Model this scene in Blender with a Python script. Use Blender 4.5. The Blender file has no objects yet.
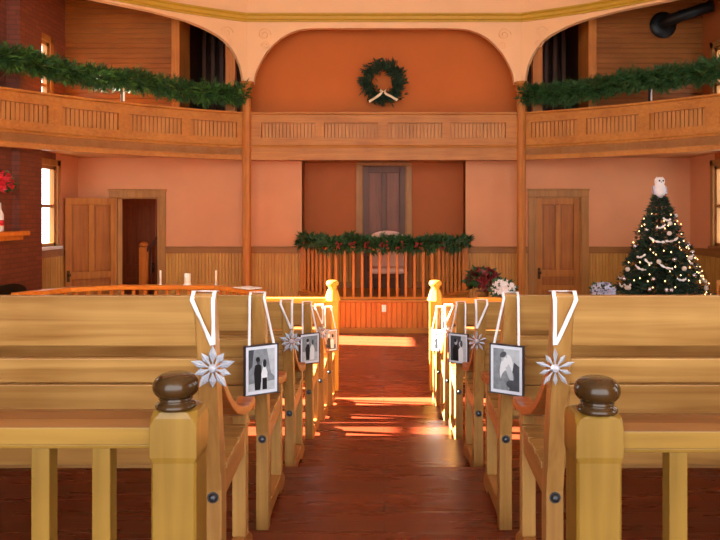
import bpy, math, random
from mathutils import Vector, Matrix
random.seed(7)
R = random.Random(11)
C = bpy.context.scene.collection
PI = math.pi
F, CX, CY, EYE = 700.0, 384.0, 215.0, 1.93      # focal length in pixels, principal point, eye height

def PX(px, py, d):
    """a point at forward distance d seen at pixel (px, py)"""
    return Vector(((px - CX) * d / F, d, EYE + (CY - py) * d / F))

# ------------------------------------------------------------------ materials
def lin(c):
    return tuple(((v / 255.0) / 12.92 if v / 255.0 <= 0.04045 else ((v / 255.0 + 0.055) / 1.055) ** 2.4) for v in c) + (1.0,)

def new_mat(name):
    m = bpy.data.materials.new(name)
    m.use_nodes = True
    nt = m.node_tree
    b = nt.nodes['Principled BSDF']
    return m, nt, b

def plain(name, col, rough=0.5, metal=0.0, var=0.08, scale=6.0, spec=None, bump=0.0, emit=None, estr=0.0, trans=0.0, coat=0.0):
    m, nt, b = new_mat(name)
    tc = nt.nodes.new('ShaderNodeTexCoord')
    nz = nt.nodes.new('ShaderNodeTexNoise')
    nz.inputs['Scale'].default_value = scale
    nz.inputs['Detail'].default_value = 4
    nt.links.new(tc.outputs['Object'], nz.inputs['Vector'])
    rp = nt.nodes.new('ShaderNodeValToRGB')
    c = lin(col)
    rp.color_ramp.elements[0].position = 0.3
    rp.color_ramp.elements[1].position = 0.7
    rp.color_ramp.elements[0].color = tuple(v * (1 - var) for v in c[:3]) + (1,)
    rp.color_ramp.elements[1].color = tuple(min(1, v * (1 + var)) for v in c[:3]) + (1,)
    nt.links.new(nz.outputs['Fac'], rp.inputs['Fac'])
    nt.links.new(rp.outputs['Color'], b.inputs['Base Color'])
    b.inputs['Roughness'].default_value = rough
    b.inputs['Metallic'].default_value = metal
    if spec is not None: b.inputs['Specular IOR Level'].default_value = spec
    if trans: b.inputs['Transmission Weight'].default_value = trans
    if coat: b.inputs['Coat Weight'].default_value = coat
    if bump:
        bp = nt.nodes.new('ShaderNodeBump'); bp.inputs['Strength'].default_value = bump; bp.inputs['Distance'].default_value = 0.01
        nt.links.new(nz.outputs['Fac'], bp.inputs['Height']); nt.links.new(bp.outputs['Normal'], b.inputs['Normal'])
    if emit:
        b.inputs['Emission Color'].default_value = lin(emit); b.inputs['Emission Strength'].default_value = estr
    return m

def wood(name, c1, c2, axis='x', rough=0.42, fine=16.0, coat=0.0, c3=None, scale=1.0, spec=0.28):
    """varnished timber: grain drawn out along one axis, with soft dark streaks and a few knots"""
    m, nt, b = new_mat(name)
    N = nt.nodes.new; L = nt.links.new
    tc = N('ShaderNodeTexCoord')
    mp = N('ShaderNodeMapping')
    s = [fine * scale] * 3
    s['xyz'.index(axis)] = 0.9 * scale
    mp.inputs['Scale'].default_value = s
    L(tc.outputs['Object'], mp.inputs['Vector'])
    n1 = N('ShaderNodeTexNoise'); n1.inputs['Scale'].default_value = 1.3; n1.inputs['Detail'].default_value = 6; n1.inputs['Distortion'].default_value = 0.7
    L(mp.outputs['Vector'], n1.inputs['Vector'])
    n2 = N('ShaderNodeTexNoise'); n2.inputs['Scale'].default_value = 2.2; n2.inputs['Detail'].default_value = 3
    L(tc.outputs['Object'], n2.inputs['Vector'])
    mx = N('ShaderNodeMath'); mx.operation = 'MULTIPLY_ADD'; mx.inputs[1].default_value = 0.55; mx.inputs[2].default_value = 0.0
    L(n1.outputs['Fac'], mx.inputs[0])
    ad = N('ShaderNodeMath'); ad.operation = 'MULTIPLY_ADD'; ad.inputs[1].default_value = 0.45
    L(n2.outputs['Fac'], ad.inputs[0]); L(mx.outputs[0], ad.inputs[2])
    rp = N('ShaderNodeValToRGB')
    e = rp.color_ramp.elements
    e[0].position = 0.36; e[0].color = lin(c1)
    e[1].position = 0.64; e[1].color = lin(c2)
    if c3:
        k = e.new(0.27); k.color = lin(c3)
    L(ad.outputs[0], rp.inputs['Fac'])
    L(rp.outputs['Color'], b.inputs['Base Color'])
    b.inputs['Roughness'].default_value = rough
    b.inputs['Specular IOR Level'].default_value = spec
    b.inputs['Coat Weight'].default_value = coat
    b.inputs['Coat Roughness'].default_value = 0.12
    bp = N('ShaderNodeBump'); bp.inputs['Strength'].default_value = 0.08; bp.inputs['Distance'].default_value = 0.004
    L(n1.outputs['Fac'], bp.inputs['Height']); L(bp.outputs['Normal'], b.inputs['Normal'])
    return m

def brick_mat():
    m, nt, b = new_mat('painted_brick')
    N = nt.nodes.new; L = nt.links.new
    tc = N('ShaderNodeTexCoord'); sp = N('ShaderNodeSeparateXYZ'); cb = N('ShaderNodeCombineXYZ')
    L(tc.outputs['Object'], sp.inputs[0])
    ad = N('ShaderNodeMath'); ad.operation = 'ADD'
    L(sp.outputs['X'], ad.inputs[0]); L(sp.outputs['Y'], ad.inputs[1])
    L(ad.outputs[0], cb.inputs['X']); L(sp.outputs['Z'], cb.inputs['Y'])
    bk = N('ShaderNodeTexBrick')
    bk.inputs['Color1'].default_value = lin((136, 72, 50)); bk.inputs['Color2'].default_value = lin((118, 60, 42)); bk.inputs['Mortar'].default_value = lin((94, 56, 44))
    bk.inputs['Scale'].default_value = 1.0; bk.inputs['Brick Width'].default_value = 0.21; bk.inputs['Row Height'].default_value = 0.072; bk.inputs['Mortar Size'].default_value = 0.006
    L(cb.outputs[0], bk.inputs['Vector'])
    L(bk.outputs['Color'], b.inputs['Base Color'])
    b.inputs['Roughness'].default_value = 0.45
    bp = N('ShaderNodeBump'); bp.inputs['Strength'].default_value = 0.6; bp.inputs['Distance'].default_value = 0.006; bp.invert = True
    L(bk.outputs['Fac'], bp.inputs['Height']); L(bp.outputs['Normal'], b.inputs['Normal'])
    return m

def floor_mat(name, c1, c2, rough):
    """painted floorboards running across the church"""
    m, nt, b = new_mat(name)
    N = nt.nodes.new; L = nt.links.new
    tc = N('ShaderNodeTexCoord')
    bk = N('ShaderNodeTexBrick')
    bk.inputs['Color1'].default_value = lin(c1); bk.inputs['Color2'].default_value = lin(c2); bk.inputs['Mortar'].default_value = lin(tuple(v*0.68 for v in c1))
    bk.inputs['Scale'].default_value = 1.0; bk.inputs['Brick Width'].default_value = 3.1; bk.inputs['Row Height'].default_value = 0.105; bk.inputs['Mortar Size'].default_value = 0.004; bk.inputs['Mortar Smooth'].default_value = 0.6
    L(tc.outputs['Object'], bk.inputs['Vector'])
    nz = N('ShaderNodeTexNoise'); nz.inputs['Scale'].default_value = 3.0; nz.inputs['Detail'].default_value = 5
    mp = N('ShaderNodeMapping'); mp.inputs['Scale'].default_value = (0.6, 5, 1)
    L(tc.outputs['Object'], mp.inputs['Vector']); L(mp.outputs[0], nz.inputs['Vector'])
    mr = N('ShaderNodeMapRange'); mr.inputs['To Min'].default_value = rough - 0.07; mr.inputs['To Max'].default_value = rough + 0.1
    L(nz.outputs['Fac'], mr.inputs['Value']); L(mr.outputs[0], b.inputs['Roughness'])
    L(bk.outputs['Color'], b.inputs['Base Color'])
    bp = N('ShaderNodeBump'); bp.inputs['Strength'].default_value = 0.25; bp.inputs['Distance'].default_value = 0.003; bp.invert = True
    L(bk.outputs['Fac'], bp.inputs['Height']); L(bp.outputs['Normal'], b.inputs['Normal'])
    return m

M = {}
M['salmon'] = plain('salmon_paint', (213, 144, 99), 0.6, spec=0.25, var=0.04, scale=2)
M['orange'] = plain('orange_paint', (190, 100, 38), 0.6, spec=0.2, var=0.04, scale=1.5)
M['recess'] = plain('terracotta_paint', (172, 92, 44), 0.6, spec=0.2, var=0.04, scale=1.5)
M['pink'] = plain('pale_peach_paint', (232, 184, 132), 0.55, var=0.03, scale=2)
M['gold'] = plain('gold_paint', (186, 146, 40), 0.4, var=0.06)
M['ceiling'] = plain('peach_ceiling_paint', (242, 214, 180), 0.7, var=0.03)
M['brick'] = brick_mat()
M['floor'] = floor_mat('red_brown_floor_paint', (146, 66, 38), (132, 57, 33), 0.24)
M['tier'] = floor_mat('red_brown_step_paint', (110, 42, 22), (98, 37, 19), 0.27)
M['oak_x'] = wood('varnished_oak_lengthwise', (162, 98, 36), (192, 126, 54), 'x')
M['oak_z'] = wood('varnished_oak_upright', (168, 98, 40), (198, 126, 56), 'z')
M['trimw'] = wood('oak_trim', (140, 90, 42), (166, 110, 54), 'x')
M['trimz'] = wood('oak_casing', (148, 98, 46), (176, 120, 60), 'z')
M['bead'] = wood('beadboard', (178, 126, 52), (208, 154, 70), 'z', fine=9)
M['beadg'] = wood('gallery_beadboard', (168, 108, 50), (196, 134, 70), 'z', fine=9)
M['soffit'] = wood('soffit_boards', (188, 132, 76), (206, 150, 92), 'y')
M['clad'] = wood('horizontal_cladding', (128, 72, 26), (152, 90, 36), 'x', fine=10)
M['doorw'] = wood('pine_door', (158, 92, 32), (190, 120, 46), 'z')
M['doorp'] = wood('pine_door_panel', (142, 80, 28), (176, 106, 40), 'z')
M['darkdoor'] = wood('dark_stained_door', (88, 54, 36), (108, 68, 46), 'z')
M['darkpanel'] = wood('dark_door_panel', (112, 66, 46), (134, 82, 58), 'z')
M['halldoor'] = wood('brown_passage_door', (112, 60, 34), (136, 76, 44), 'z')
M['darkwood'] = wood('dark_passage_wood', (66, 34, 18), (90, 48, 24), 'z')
M['pew_x'] = wood('pew_plank_oak', (140, 96, 46), (186, 142, 80), 'x', 0.34, 20, coat=0.08, c3=(112, 70, 34))
M['pew_z'] = wood('pew_upright_oak', (140, 96, 46), (184, 138, 76), 'z', 0.34, 20, coat=0.08, c3=(116, 70, 34))
M['pew_y'] = wood('pew_rail_oak', (150, 96, 46), (180, 124, 64), 'y', 0.34, 20, coat=0.08, c3=(120, 74, 36))
M['arm'] = wood('pew_arm_cherry', (150, 82, 36), (184, 108, 52), 'y', 0.28, 14)
M['newel'] = wood('newel_pine', (124, 92, 30), (156, 120, 50), 'z', 0.3, 11, coat=0.1, c3=(112, 70, 26))
M['railcap'] = wood('handrail_brown', (104, 64, 30), (130, 84, 42), 'x', 0.28, 16)
M['railface'] = wood('rail_pine', (128, 94, 32), (158, 120, 50), 'x', 0.3, 16)
M['finial'] = wood('walnut_finial', (50, 34, 15), (74, 50, 22), 'z', 0.18, 10, coat=0.3)
M['yellow'] = wood('honey_pine', (208, 150, 52), (228, 172, 70), 'z', 0.3, 12)
M['yellowx'] = wood('honey_pine_rail', (208, 146, 50), (228, 168, 68), 'x', 0.3, 12)
M['orangex'] = wood('orange_pine_rail', (196, 112, 36), (222, 136, 52), 'x', 0.28, 12)
M['orangez'] = wood('orange_pine_post', (186, 104, 36), (212, 128, 52), 'z', 0.28, 12)
M['iron'] = plain('dark_iron', (44, 44, 46), 0.4, 0.8)
M['black'] = plain('black_metal', (20, 20, 21), 0.45, 0.4)
M['steel'] = plain('bolt_steel', (78, 82, 88), 0.35, 0.85)
M['brass'] = plain('aged_brass', (70, 52, 30), 0.35, 0.8)
M['white'] = plain('white_paint', (238, 236, 230), 0.5, var=0.02)
M['ribbon'] = plain('white_satin', (240, 238, 240), 0.32, var=0.03)
M['ivory'] = plain('ivory_satin', (236, 214, 178), 0.35, var=0.05)
M['wax'] = plain('white_wax', (244, 240, 230), 0.5, var=0.02)
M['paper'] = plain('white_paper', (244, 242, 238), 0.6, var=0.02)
M['frame'] = plain('dark_grey_frame', (58, 58, 70), 0.35, 0.2)
M['mat'] = plain('white_mount', (222, 228, 240), 0.5, var=0.02)
M['crystal'] = plain('clear_acrylic', (222, 230, 244), 0.06, var=0.02, trans=0.5, spec=0.9)
M['g0'] = plain('photo_black', (22, 24, 28), 0.35)
M['g1'] = plain('photo_dark_grey', (70, 76, 84), 0.35, var=0.25, scale=60)
M['g2'] = plain('photo_mid_grey', (132, 140, 148), 0.35, var=0.25, scale=50)
M['g3'] = plain('photo_light_grey', (186, 194, 202), 0.35, var=0.12, scale=40)
M['g4'] = plain('photo_white', (226, 230, 236), 0.35, var=0.03)
M['sepia'] = plain('photo_warm_grey', (172, 150, 136), 0.35, var=0.2, scale=40)
M['pine'] = plain('pine_needles', (44, 82, 34), 0.6, var=0.35, scale=9)
M['pinel'] = plain('light_pine_needles', (78, 122, 44), 0.6, var=0.3, scale=9)
M['wreath'] = plain('wreath_needles', (34, 58, 36), 0.6, var=0.35, scale=9)
M['fir'] = plain('fir_needles', (34, 62, 46), 0.6, var=0.35, scale=9)
M['leaf'] = plain('green_leaves', (48, 84, 46), 0.45, var=0.3, scale=12)
M['bark'] = plain('bark', (66, 46, 30), 0.8, var=0.2)
M['red'] = plain('red_berries', (150, 30, 30), 0.4, var=0.2, scale=20)
M['scarlet'] = plain('red_petals', (200, 30, 44), 0.5, var=0.25, scale=25)
M['crimson'] = plain('dark_red_petals', (112, 22, 26), 0.55, var=0.3, scale=20)
M['petal'] = plain('white_petals', (240, 236, 236), 0.55, var=0.05, scale=20)
M['lilac'] = plain('pale_lilac_petals', (196, 200, 224), 0.55, var=0.12, scale=20)
M['pot'] = plain('gold_foil', (150, 110, 60), 0.35, 0.4)
M['upholstery'] = plain('pale_pink_upholstery', (214, 170, 152), 0.7, var=0.06)
M['silver'] = plain('silver_bauble', (200, 204, 214), 0.15, 0.9)
M['pearl'] = plain('pearl_bauble', (226, 216, 206), 0.3, 0.1)
M['bulb'] = plain('warm_bulb', (255, 214, 150), 0.4, emit=(255, 206, 140), estr=5.0)
M['wire'] = plain('green_wire', (24, 40, 26), 0.6)
M['glass'] = None
def glass():
    m, nt, b = new_mat('window_glass')
    t = nt.nodes.new('ShaderNodeBsdfTransparent'); g = nt.nodes.new('ShaderNodeBsdfGlossy'); mx = nt.nodes.new('ShaderNodeMixShader')
    g.inputs['Roughness'].default_value = 0.02; mx.inputs[0].default_value = 0.05
    t.inputs['Color'].default_value = (0.97, 0.98, 0.98, 1)
    nt.links.new(t.outputs[0], mx.inputs[1]); nt.links.new(g.outputs[0], mx.inputs[2])
    nt.links.new(mx.outputs[0], nt.nodes['Material Output'].inputs['Surface'])
    return m
M['glass'] = glass()

# ------------------------------------------------------------------ mesh helpers
class MB:
    def __init__(s): s.v = []; s.f = []; s.m = []; s.sm = []
    def add(s, vs, fs, mi=0, smooth=False):
        o = len(s.v); s.v += [tuple(v) for v in vs]
        for f in fs: s.f.append(tuple(i + o for i in f)); s.m.append(mi); s.sm.append(smooth)
    def box(s, x0, x1, y0, y1, z0, z1, mi=0):
        if x0 > x1: x0, x1 = x1, x0
        if y0 > y1: y0, y1 = y1, y0
        if z0 > z1: z0, z1 = z1, z0
        vs = [(x0,y0,z0),(x1,y0,z0),(x1,y1,z0),(x0,y1,z0),(x0,y0,z1),(x1,y0,z1),(x1,y1,z1),(x0,y1,z1)]
        s.add(vs, [(0,3,2,1),(4,5,6,7),(0,1,5,4),(1,2,6,5),(2,3,7,6),(3,0,4,7)], mi)
    def obox(s, mat, hx, hy, hz, mi=0):
        vs = [mat @ Vector((a*hx, b*hy, c*hz)) for c in (-1,1) for (a,b) in ((-1,-1),(1,-1),(1,1),(-1,1))]
        s.add(vs, [(0,3,2,1),(4,5,6,7),(0,1,5,4),(1,2,6,5),(2,3,7,6),(3,0,4,7)], mi)
    def beam(s, p, q, w, h, mi=0, up=Vector((0,0,1))):
        p, q = Vector(p), Vector(q); d = q - p; L = d.length; d.normalize()
        sx = d.cross(up)
        if sx.length < 1e-4: sx = Vector((1,0,0))
        sx.normalize(); uz = sx.cross(d)
        m = Matrix((( d.x, sx.x, uz.x, (p.x+q.x)/2),( d.y, sx.y, uz.y, (p.y+q.y)/2),( d.z, sx.z, uz.z, (p.z+q.z)/2),(0,0,0,1)))
        vs = [m @ Vector((a*L/2, b*w/2, c*h/2)) for c in (-1,1) for (a,b) in ((-1,-1),(1,-1),(1,1),(-1,1))]
        s.add(vs, [(0,1,2,3),(4,7,6,5),(0,4,5,1),(1,5,6,2),(2,6,7,3),(3,7,4,0)], mi)
    def prism(s, poly, a, b, axis='x', mi=0):
        """polygon in the two other axes (x: (y,z), y: (x,z), z: (x,y)) drawn out from a to b"""
        n = len(poly)
        def P(t, u, w): return {'x': (t,u,w), 'y': (u,t,w), 'z': (u,w,t)}[axis]
        vs = [P(a,u,w) for u,w in poly] + [P(b,u,w) for u,w in poly]
        fs = [tuple(range(n)), tuple(range(2*n-1, n-1, -1))] + [(i, i+n, (i+1)%n+n, (i+1)%n) for i in range(n)]
        s.add(vs, fs, mi)
    def lathe(s, prof, c=(0,0,0), n=24, axis='z', mi=0, smooth=True):
        c = Vector(c); vs = []; k = len(prof)
        for r, h in prof:
            for i in range(n):
                a = 2*PI*i/n; x, y = r*math.cos(a), r*math.sin(a)
                vs.append(c + Vector({'z': (x,y,h), 'y': (x,h,y), 'x': (h,x,y)}[axis]))
        fs = [(j*n+i, j*n+(i+1)%n, (j+1)*n+(i+1)%n, (j+1)*n+i) for j in range(k-1) for i in range(n)]
        s.add(vs, fs, mi, smooth)
        s.add([vs[i] for i in range(n)], [tuple(range(n-1,-1,-1))], mi)
        s.add([vs[(k-1)*n+i] for i in range(n)], [tuple(range(n))], mi)
    def tube(s, pts, r, n=8, mi=0, smooth=True):
        pts = [Vector(p) for p in pts]; vs = []; k = len(pts)
        up = Vector((0.13, 0.21, 1)).normalized()
        for i, p in enumerate(pts):
            d = (pts[min(i+1,k-1)] - pts[max(i-1,0)]).normalized()
            a = d.cross(up)
            if a.length < 1e-3: a = d.cross(Vector((1,0,0)))
            a.normalize(); b = a.cross(d); rr = r[i] if isinstance(r, (list,tuple)) else r
            for j in range(n):
                t = 2*PI*j/n; vs.append(p + a*math.cos(t)*rr + b*math.sin(t)*rr)
        fs = [(j*n+i, j*n+(i+1)%n, (j+1)*n+(i+1)%n, (j+1)*n+i) for j in range(k-1) for i in range(n)]
        s.add(vs, fs, mi, smooth)
        s.add(vs[:n], [tuple(range(n-1,-1,-1))], mi); s.add(vs[-n:], [tuple(range(n))], mi)
    def sweep(s, path, prof, mi=0, smooth=False):
        """profile (u outwards, z) carried along a level path of (x, y, nx, ny)"""
        n = len(prof); vs = []; k = len(path)
        for x, y, nx, ny in path:
            for u, z in prof: vs.append((x+nx*u, y+ny*u, z))
        fs = [(j*n+i, j*n+(i+1)%n, (j+1)*n+(i+1)%n, (j+1)*n+i) for j in range(k-1) for i in range(n)]
        s.add(vs, fs, mi, smooth)
        s.add(vs[:n], [tuple(range(n-1,-1,-1))], mi); s.add(vs[-n:], [tuple(range(n))], mi)
    def strip(s, pts, wdir, w, mi=0, th=0.0012):
        """a flat ribbon through pts"""
        pts = [Vector(p) for p in pts]; k = len(pts); vs = []
        for i, p in enumerate(pts):
            d = (pts[min(i+1,k-1)] - pts[max(i-1,0)]).normalized()
            wd = Vector(wdir[i] if isinstance(wdir, list) else wdir); wd = (wd - d*wd.dot(d)).normalized(); nn = d.cross(wd)*th
            ww = w[i] if isinstance(w, list) else w
            vs += [p-wd*ww/2-nn, p+wd*ww/2-nn, p+wd*ww/2+nn, p-wd*ww/2+nn]
        fs = []
        for j in range(k-1):
            for i in range(4): fs.append((j*4+i, j*4+(i+1)%4, (j+1)*4+(i+1)%4, (j+1)*4+i))
        s.add(vs, fs, mi, True)
    def leafq(s, p, d, L, w, mi=0, roll=None):
        d = Vector(d).normalized(); p = Vector(p)
        t = Vector((R.uniform(-1,1), R.uniform(-1,1), R.uniform(-1,1))) if roll is None else Vector(roll)
        a = d.cross(t)
        if a.length < 1e-3: a = d.cross(Vector((0.3,0.5,0.8)))
        a.normalize(); nn = a.cross(d)
        s.add([p, p+d*L*0.45+a*w/2+nn*w*0.2, p+d*L, p+d*L*0.45-a*w/2+nn*w*0.2], [(0,1,2),(0,2,3)], mi)
    def build(s, name, mats, parent=None, bevel=0.0, loc=None, fix=True):
        me = bpy.data.meshes.new(name)
        me.from_pydata(s.v, [], s.f)
        for m in (mats if isinstance(mats, (list,tuple)) else [mats]): me.materials.append(m)
        me.polygons.foreach_set('material_index', s.m)
        me.polygons.foreach_set('use_smooth', s.sm)
        if fix:
            import bmesh
            bm = bmesh.new(); bm.from_mesh(me)
            bmesh.ops.remove_doubles(bm, verts=bm.verts, dist=1e-6)
            bmesh.ops.recalc_face_normals(bm, faces=bm.faces)
            bm.to_mesh(me); bm.free()
        me.update()
        o = bpy.data.objects.new(name, me); C.objects.link(o)
        if parent: o.parent = parent
        if loc is not None: o.location = loc
        if bevel:
            b = o.modifiers.new('edge', 'BEVEL'); b.width = bevel; b.segments = 2; b.limit_method = 'ANGLE'; b.angle_limit = math.radians(40)
        return o

def tag(o, label, cat, group=None, kind=None):
    o['label'] = label; o['category'] = cat
    if group: o['group'] = group
    if kind: o['kind'] = kind
    return o
def thing(name, label, cat, loc=(0,0,0), group=None, kind=None, rz=0.0):
    o = bpy.data.objects.new(name, None); C.objects.link(o); o.location = loc; o.rotation_euler = (0,0,rz)
    o.empty_display_size = 0.1
    return tag(o, label, cat, group, kind)
def dup(root, loc=None, rz=None, label=None, group=None):
    r = root.copy(); C.objects.link(r)
    if loc is not None: r.location = loc
    if rz is not None: r.rotation_euler = (0,0,rz)
    if label: r['label'] = label
    if group: r['group'] = group
    for ch in list(root.children):
        c = ch.copy(); C.objects.link(c); c.parent = r
        for g in list(ch.children):
            d = g.copy(); C.objects.link(d); d.parent = c
    return r
S = 'structure'

# ------------------------------------------------------------------ plan of the church
YB = 12.8                     # back wall
XW = 5.6                      # side walls
ZS, ZG, ZR = 2.98, 3.1, 3.74  # gallery soffit, gallery floor, gallery rail
ZC = 6.6
YC = 12.36                    # line of the gallery columns
YREAR = -4.5

# the horseshoe front of the gallery, as a circle through three points (left side; mirrored for the right)
def circ(p, q, r):
    ax, ay = p; bx, by = q; cx, cy = r
    d = 2*(ax*(by-cy)+bx*(cy-ay)+cx*(ay-by))
    ux = ((ax*ax+ay*ay)*(by-cy)+(bx*bx+by*by)*(cy-ay)+(cx*cx+cy*cy)*(ay-by))/d
    uy = ((ax*ax+ay*ay)*(cx-bx)+(bx*bx+by*by)*(ax-cx)+(cx*cx+cy*cy)*(bx-ax))/d
    return ux, uy, math.hypot(ax-ux, ay-uy)
P0, P1, P2 = (-2.42, YC), (-4.15, 11.25), (-5.6, 9.6)
ux, uy, ur = circ(P0, P1, P2)
a0 = math.atan2(P0[1]-uy, P0[0]-ux); a2 = math.atan2(P2[1]-uy, P2[0]-ux)
if a2 < a0 - PI: a2 += 2*PI
if a0 < a2 - PI: a0 += 2*PI
def gal(t, s=-1):
    """point and inward normal (towards the nave) on the gallery front, t 0 at the column, 1 at the side wall"""
    a = a0 + (a2-a0)*t
    x, y = ux+ur*math.cos(a), uy+ur*math.sin(a)
    nx, ny = math.cos(a), math.sin(a)
    if nx*(0-x)+ny*(5-y) < 0: nx, ny = -nx, -ny
    return (x if s < 0 else -x, y, nx if s < 0 else -nx, ny)
def gal_path(s, t0=0.0, t1=1.0, n=36): return [gal(t0+(t1-t0)*i/n, s) for i in range(n+1)]
GL = abs(a2-a0)*ur
def gal_t(px):
    k = (px-CX)/F; lo, hi = 0.0, 1.0
    for _ in range(40):
        m = (lo+hi)/2; x, y, _a, _b = gal(m, -1)
        if x/y > k: lo = m
        else: hi = m
    return (lo+hi)/2

# ------------------------------------------------------------------ floors
mb = MB(); mb.box(-XW-0.2, XW+0.2, 6.55, 15.2, -0.2, 0)
tag(mb.build('floor', M['floor']), 'red-brown painted board floor in front of the platform', 'floor', kind=S)
tiers = [(YREAR, 2.74, 0.65), (2.74, 3.82, 0.55), (3.82, 4.72, 0.413), (4.72, 5.62, 0.276), (5.62, 6.55, 0.14)]
names = ['topmost stepped floor under the nearest pews', 'second stepped floor down towards the platform', 'third stepped floor down towards the platform',
         'fourth stepped floor down towards the platform', 'lowest step of the floor under the pews']
for i, (y0, y1, z) in enumerate(tiers):
    mb = MB(); mb.box(-XW-0.2, XW+0.2, y0, y1, -0.2, z-0.028)
    mb.box(-XW-0.2, XW+0.2, y0, y1+0.022, z-0.028, z)
    tag(mb.build('floor_tier', M['tier'], bevel=0.006), 'red-brown ' + names[i], 'floor', kind=S)

# ------------------------------------------------------------------ side walls with their windows
WINS = [(5.75, 7.1, 1.4, 4.3), (7.35, 8.72, 1.4, 4.3), (11.07, 11.95, 1.4, 2.76), (11.05, 11.70, 3.35, 4.80)]
WINR = [(1.0, 2.6, 1.7, 4.3), (4.2, 5.6, 1.4, 4.3), (7.0, 8.6, 1.4, 4.3), (11.0, 11.85, 1.4, 2.76), (11.3, 11.85, 3.5, 4.75)]  # first three are added out of view to let in fill light
def wall_side(name, s, wins, label):
    mb = MB(); x0, x1 = s*XW, s*(XW+0.10)
    ys = sorted(set([YREAR, YB] + [w[0] for w in wins] + [w[1] for w in wins]))
    for a, b in zip(ys[:-1], ys[1:]):
        hs = sorted((w[2], w[3]) for w in wins if w[0] <= a+1e-6 and w[1] >= b-1e-6)
        z = -0.1
        if not hs: hs = [(3.0, 3.0)]
        for h0, h1 in hs:
            mb.box(x0, x1, a, b, z, h0, 0 if b <= 11.0 or z > 2.9 else 1); z = h1
        mb.box(x0, x1, a, b, z, ZC)
    # faces: brick everywhere on the left but salmon plaster next to the back corner below the gallery
    o = mb.build(name, [M['brick'], M['salmon']] if s < 0 else [M['recess'], M['salmon']])
    for p in o.data.polygons:
        c = p.center
        p.material_index = 1 if (c.y > 11.0 and c.z < 3.0) else 0
    return tag(o, label, 'wall', kind=S)
wall_side('wall_left', -1, WINS, 'left side wall with brick and tall windows')
wall_side('wall_right', 1, WINR, 'right side wall with tall windows beyond the tree')
k = 0
def window(s, w, label):
    global k; k += 1
    y0, y1, z0, z1 = w; x = s*(XW+0.045)
    t = thing('window_%d' % k, label, 'window', (x, (y0+y1)/2, z0), kind=S)
    hw = (y1-y0)/2; h = z1-z0
    fr = MB()
    for a, b in ((-hw, -hw+0.06), (hw-0.06, hw)): fr.box(-0.04, 0.04, a, b, 0, h)
    fr.box(-0.04, 0.04, -hw, hw, 0, 0.06); fr.box(-0.04, 0.04, -hw, hw, h-0.06, h)
    fr.box(-0.03, 0.03, -hw, hw, h*0.5-0.025, h*0.5+0.025)
    if hw > 0.48: fr.box(-0.02, 0.02, -0.02, 0.02, 0, h)
    fr.build('window_frame', M['trimz'], t)
    p = MB(); p.box(-0.003, 0.003, -hw+0.055, hw-0.055, 0.055, h-0.055); p.build('pane', M['glass'], t)
    c = MB(); i0 = -s*0.045; i1 = -s*0.080       # casing on the room side
    for a, b in ((-hw-0.1, -hw), (hw, hw+0.1)): c.box(i0, i1, a, b, -0.04, h+0.1)
    c.box(i0, i1, -hw-0.1, hw+0.1, h, h+0.1)
    c.build('casing', M['trimz'], t, bevel=0.006)
    sl = MB(); sl.box(-s*0.03, -s*0.115, -hw-0.12, hw+0.12, -0.05, 0.0); sl.build('sill', M['white'] if s < 0 else M['trimw'], t, bevel=0.006)
for w, l in zip(WINS, ['tall nave window in the left wall nearer the pews', 'tall nave window in the left wall nearer the fireplace',
                       'bright narrow window beside the brick fireplace below the gallery', 'small bright gallery window in the left brick wall']): window(-1, w, l)
for w, l in zip(WINR, ['tall window in the right wall, first from the rear', 'tall window in the right wall, second from the rear', 'tall window in the right wall, third from the rear',
                       'narrow window in the right wall beside the christmas tree', 'small gallery window in the right wall']): window(1, w, l)

mb = MB(); mb.box(-XW-0.2, XW+0.2, YREAR, 15.2, ZC, ZC+0.15)
tag(mb.build('ceiling', M['ceiling']), 'peach painted ceiling of the church', 'ceiling', kind=S)

# ------------------------------------------------------------------ back wall: left doorway, recess behind the platform, right doorway
DL = (-4.88, -4.13, 2.25); DR = (2.77, 3.60, 2.26); REC = (-1.50, 1.49)
mb = MB(); T = 0.2
zs = ZG
mb.box(-XW, DL[0], YB, YB+T, -0.1, zs); mb.box(DL[0], DL[1], YB, YB+T, DL[2], zs); mb.box(DL[1], REC[0], YB, YB+T, -0.1, zs)
mb.box(REC[1], DR[0], YB, YB+T, -0.1, zs); mb.box(DR[0], DR[1], YB, YB+T, DR[2], zs); mb.box(DR[1], XW, YB, YB+T, -0.1, zs)
tag(mb.build('wall_back', M['salmon']), 'salmon painted back wall with two doorways', 'wall', kind=S)
mb = MB()
mb.box(REC[0]-0.1, REC[1]+0.1, YB+0.45, YB+0.6, -0.1, zs)
mb.box(REC[0]-0.1, REC[0], YB+0.001, YB+0.45, -0.1, zs); mb.box(REC[1], REC[1]+0.1, YB+0.001, YB+0.45, -0.1, zs)
tag(mb.build('wall_recess', M['recess']), 'terracotta recess wall behind the platform', 'wall', kind=S)

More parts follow.
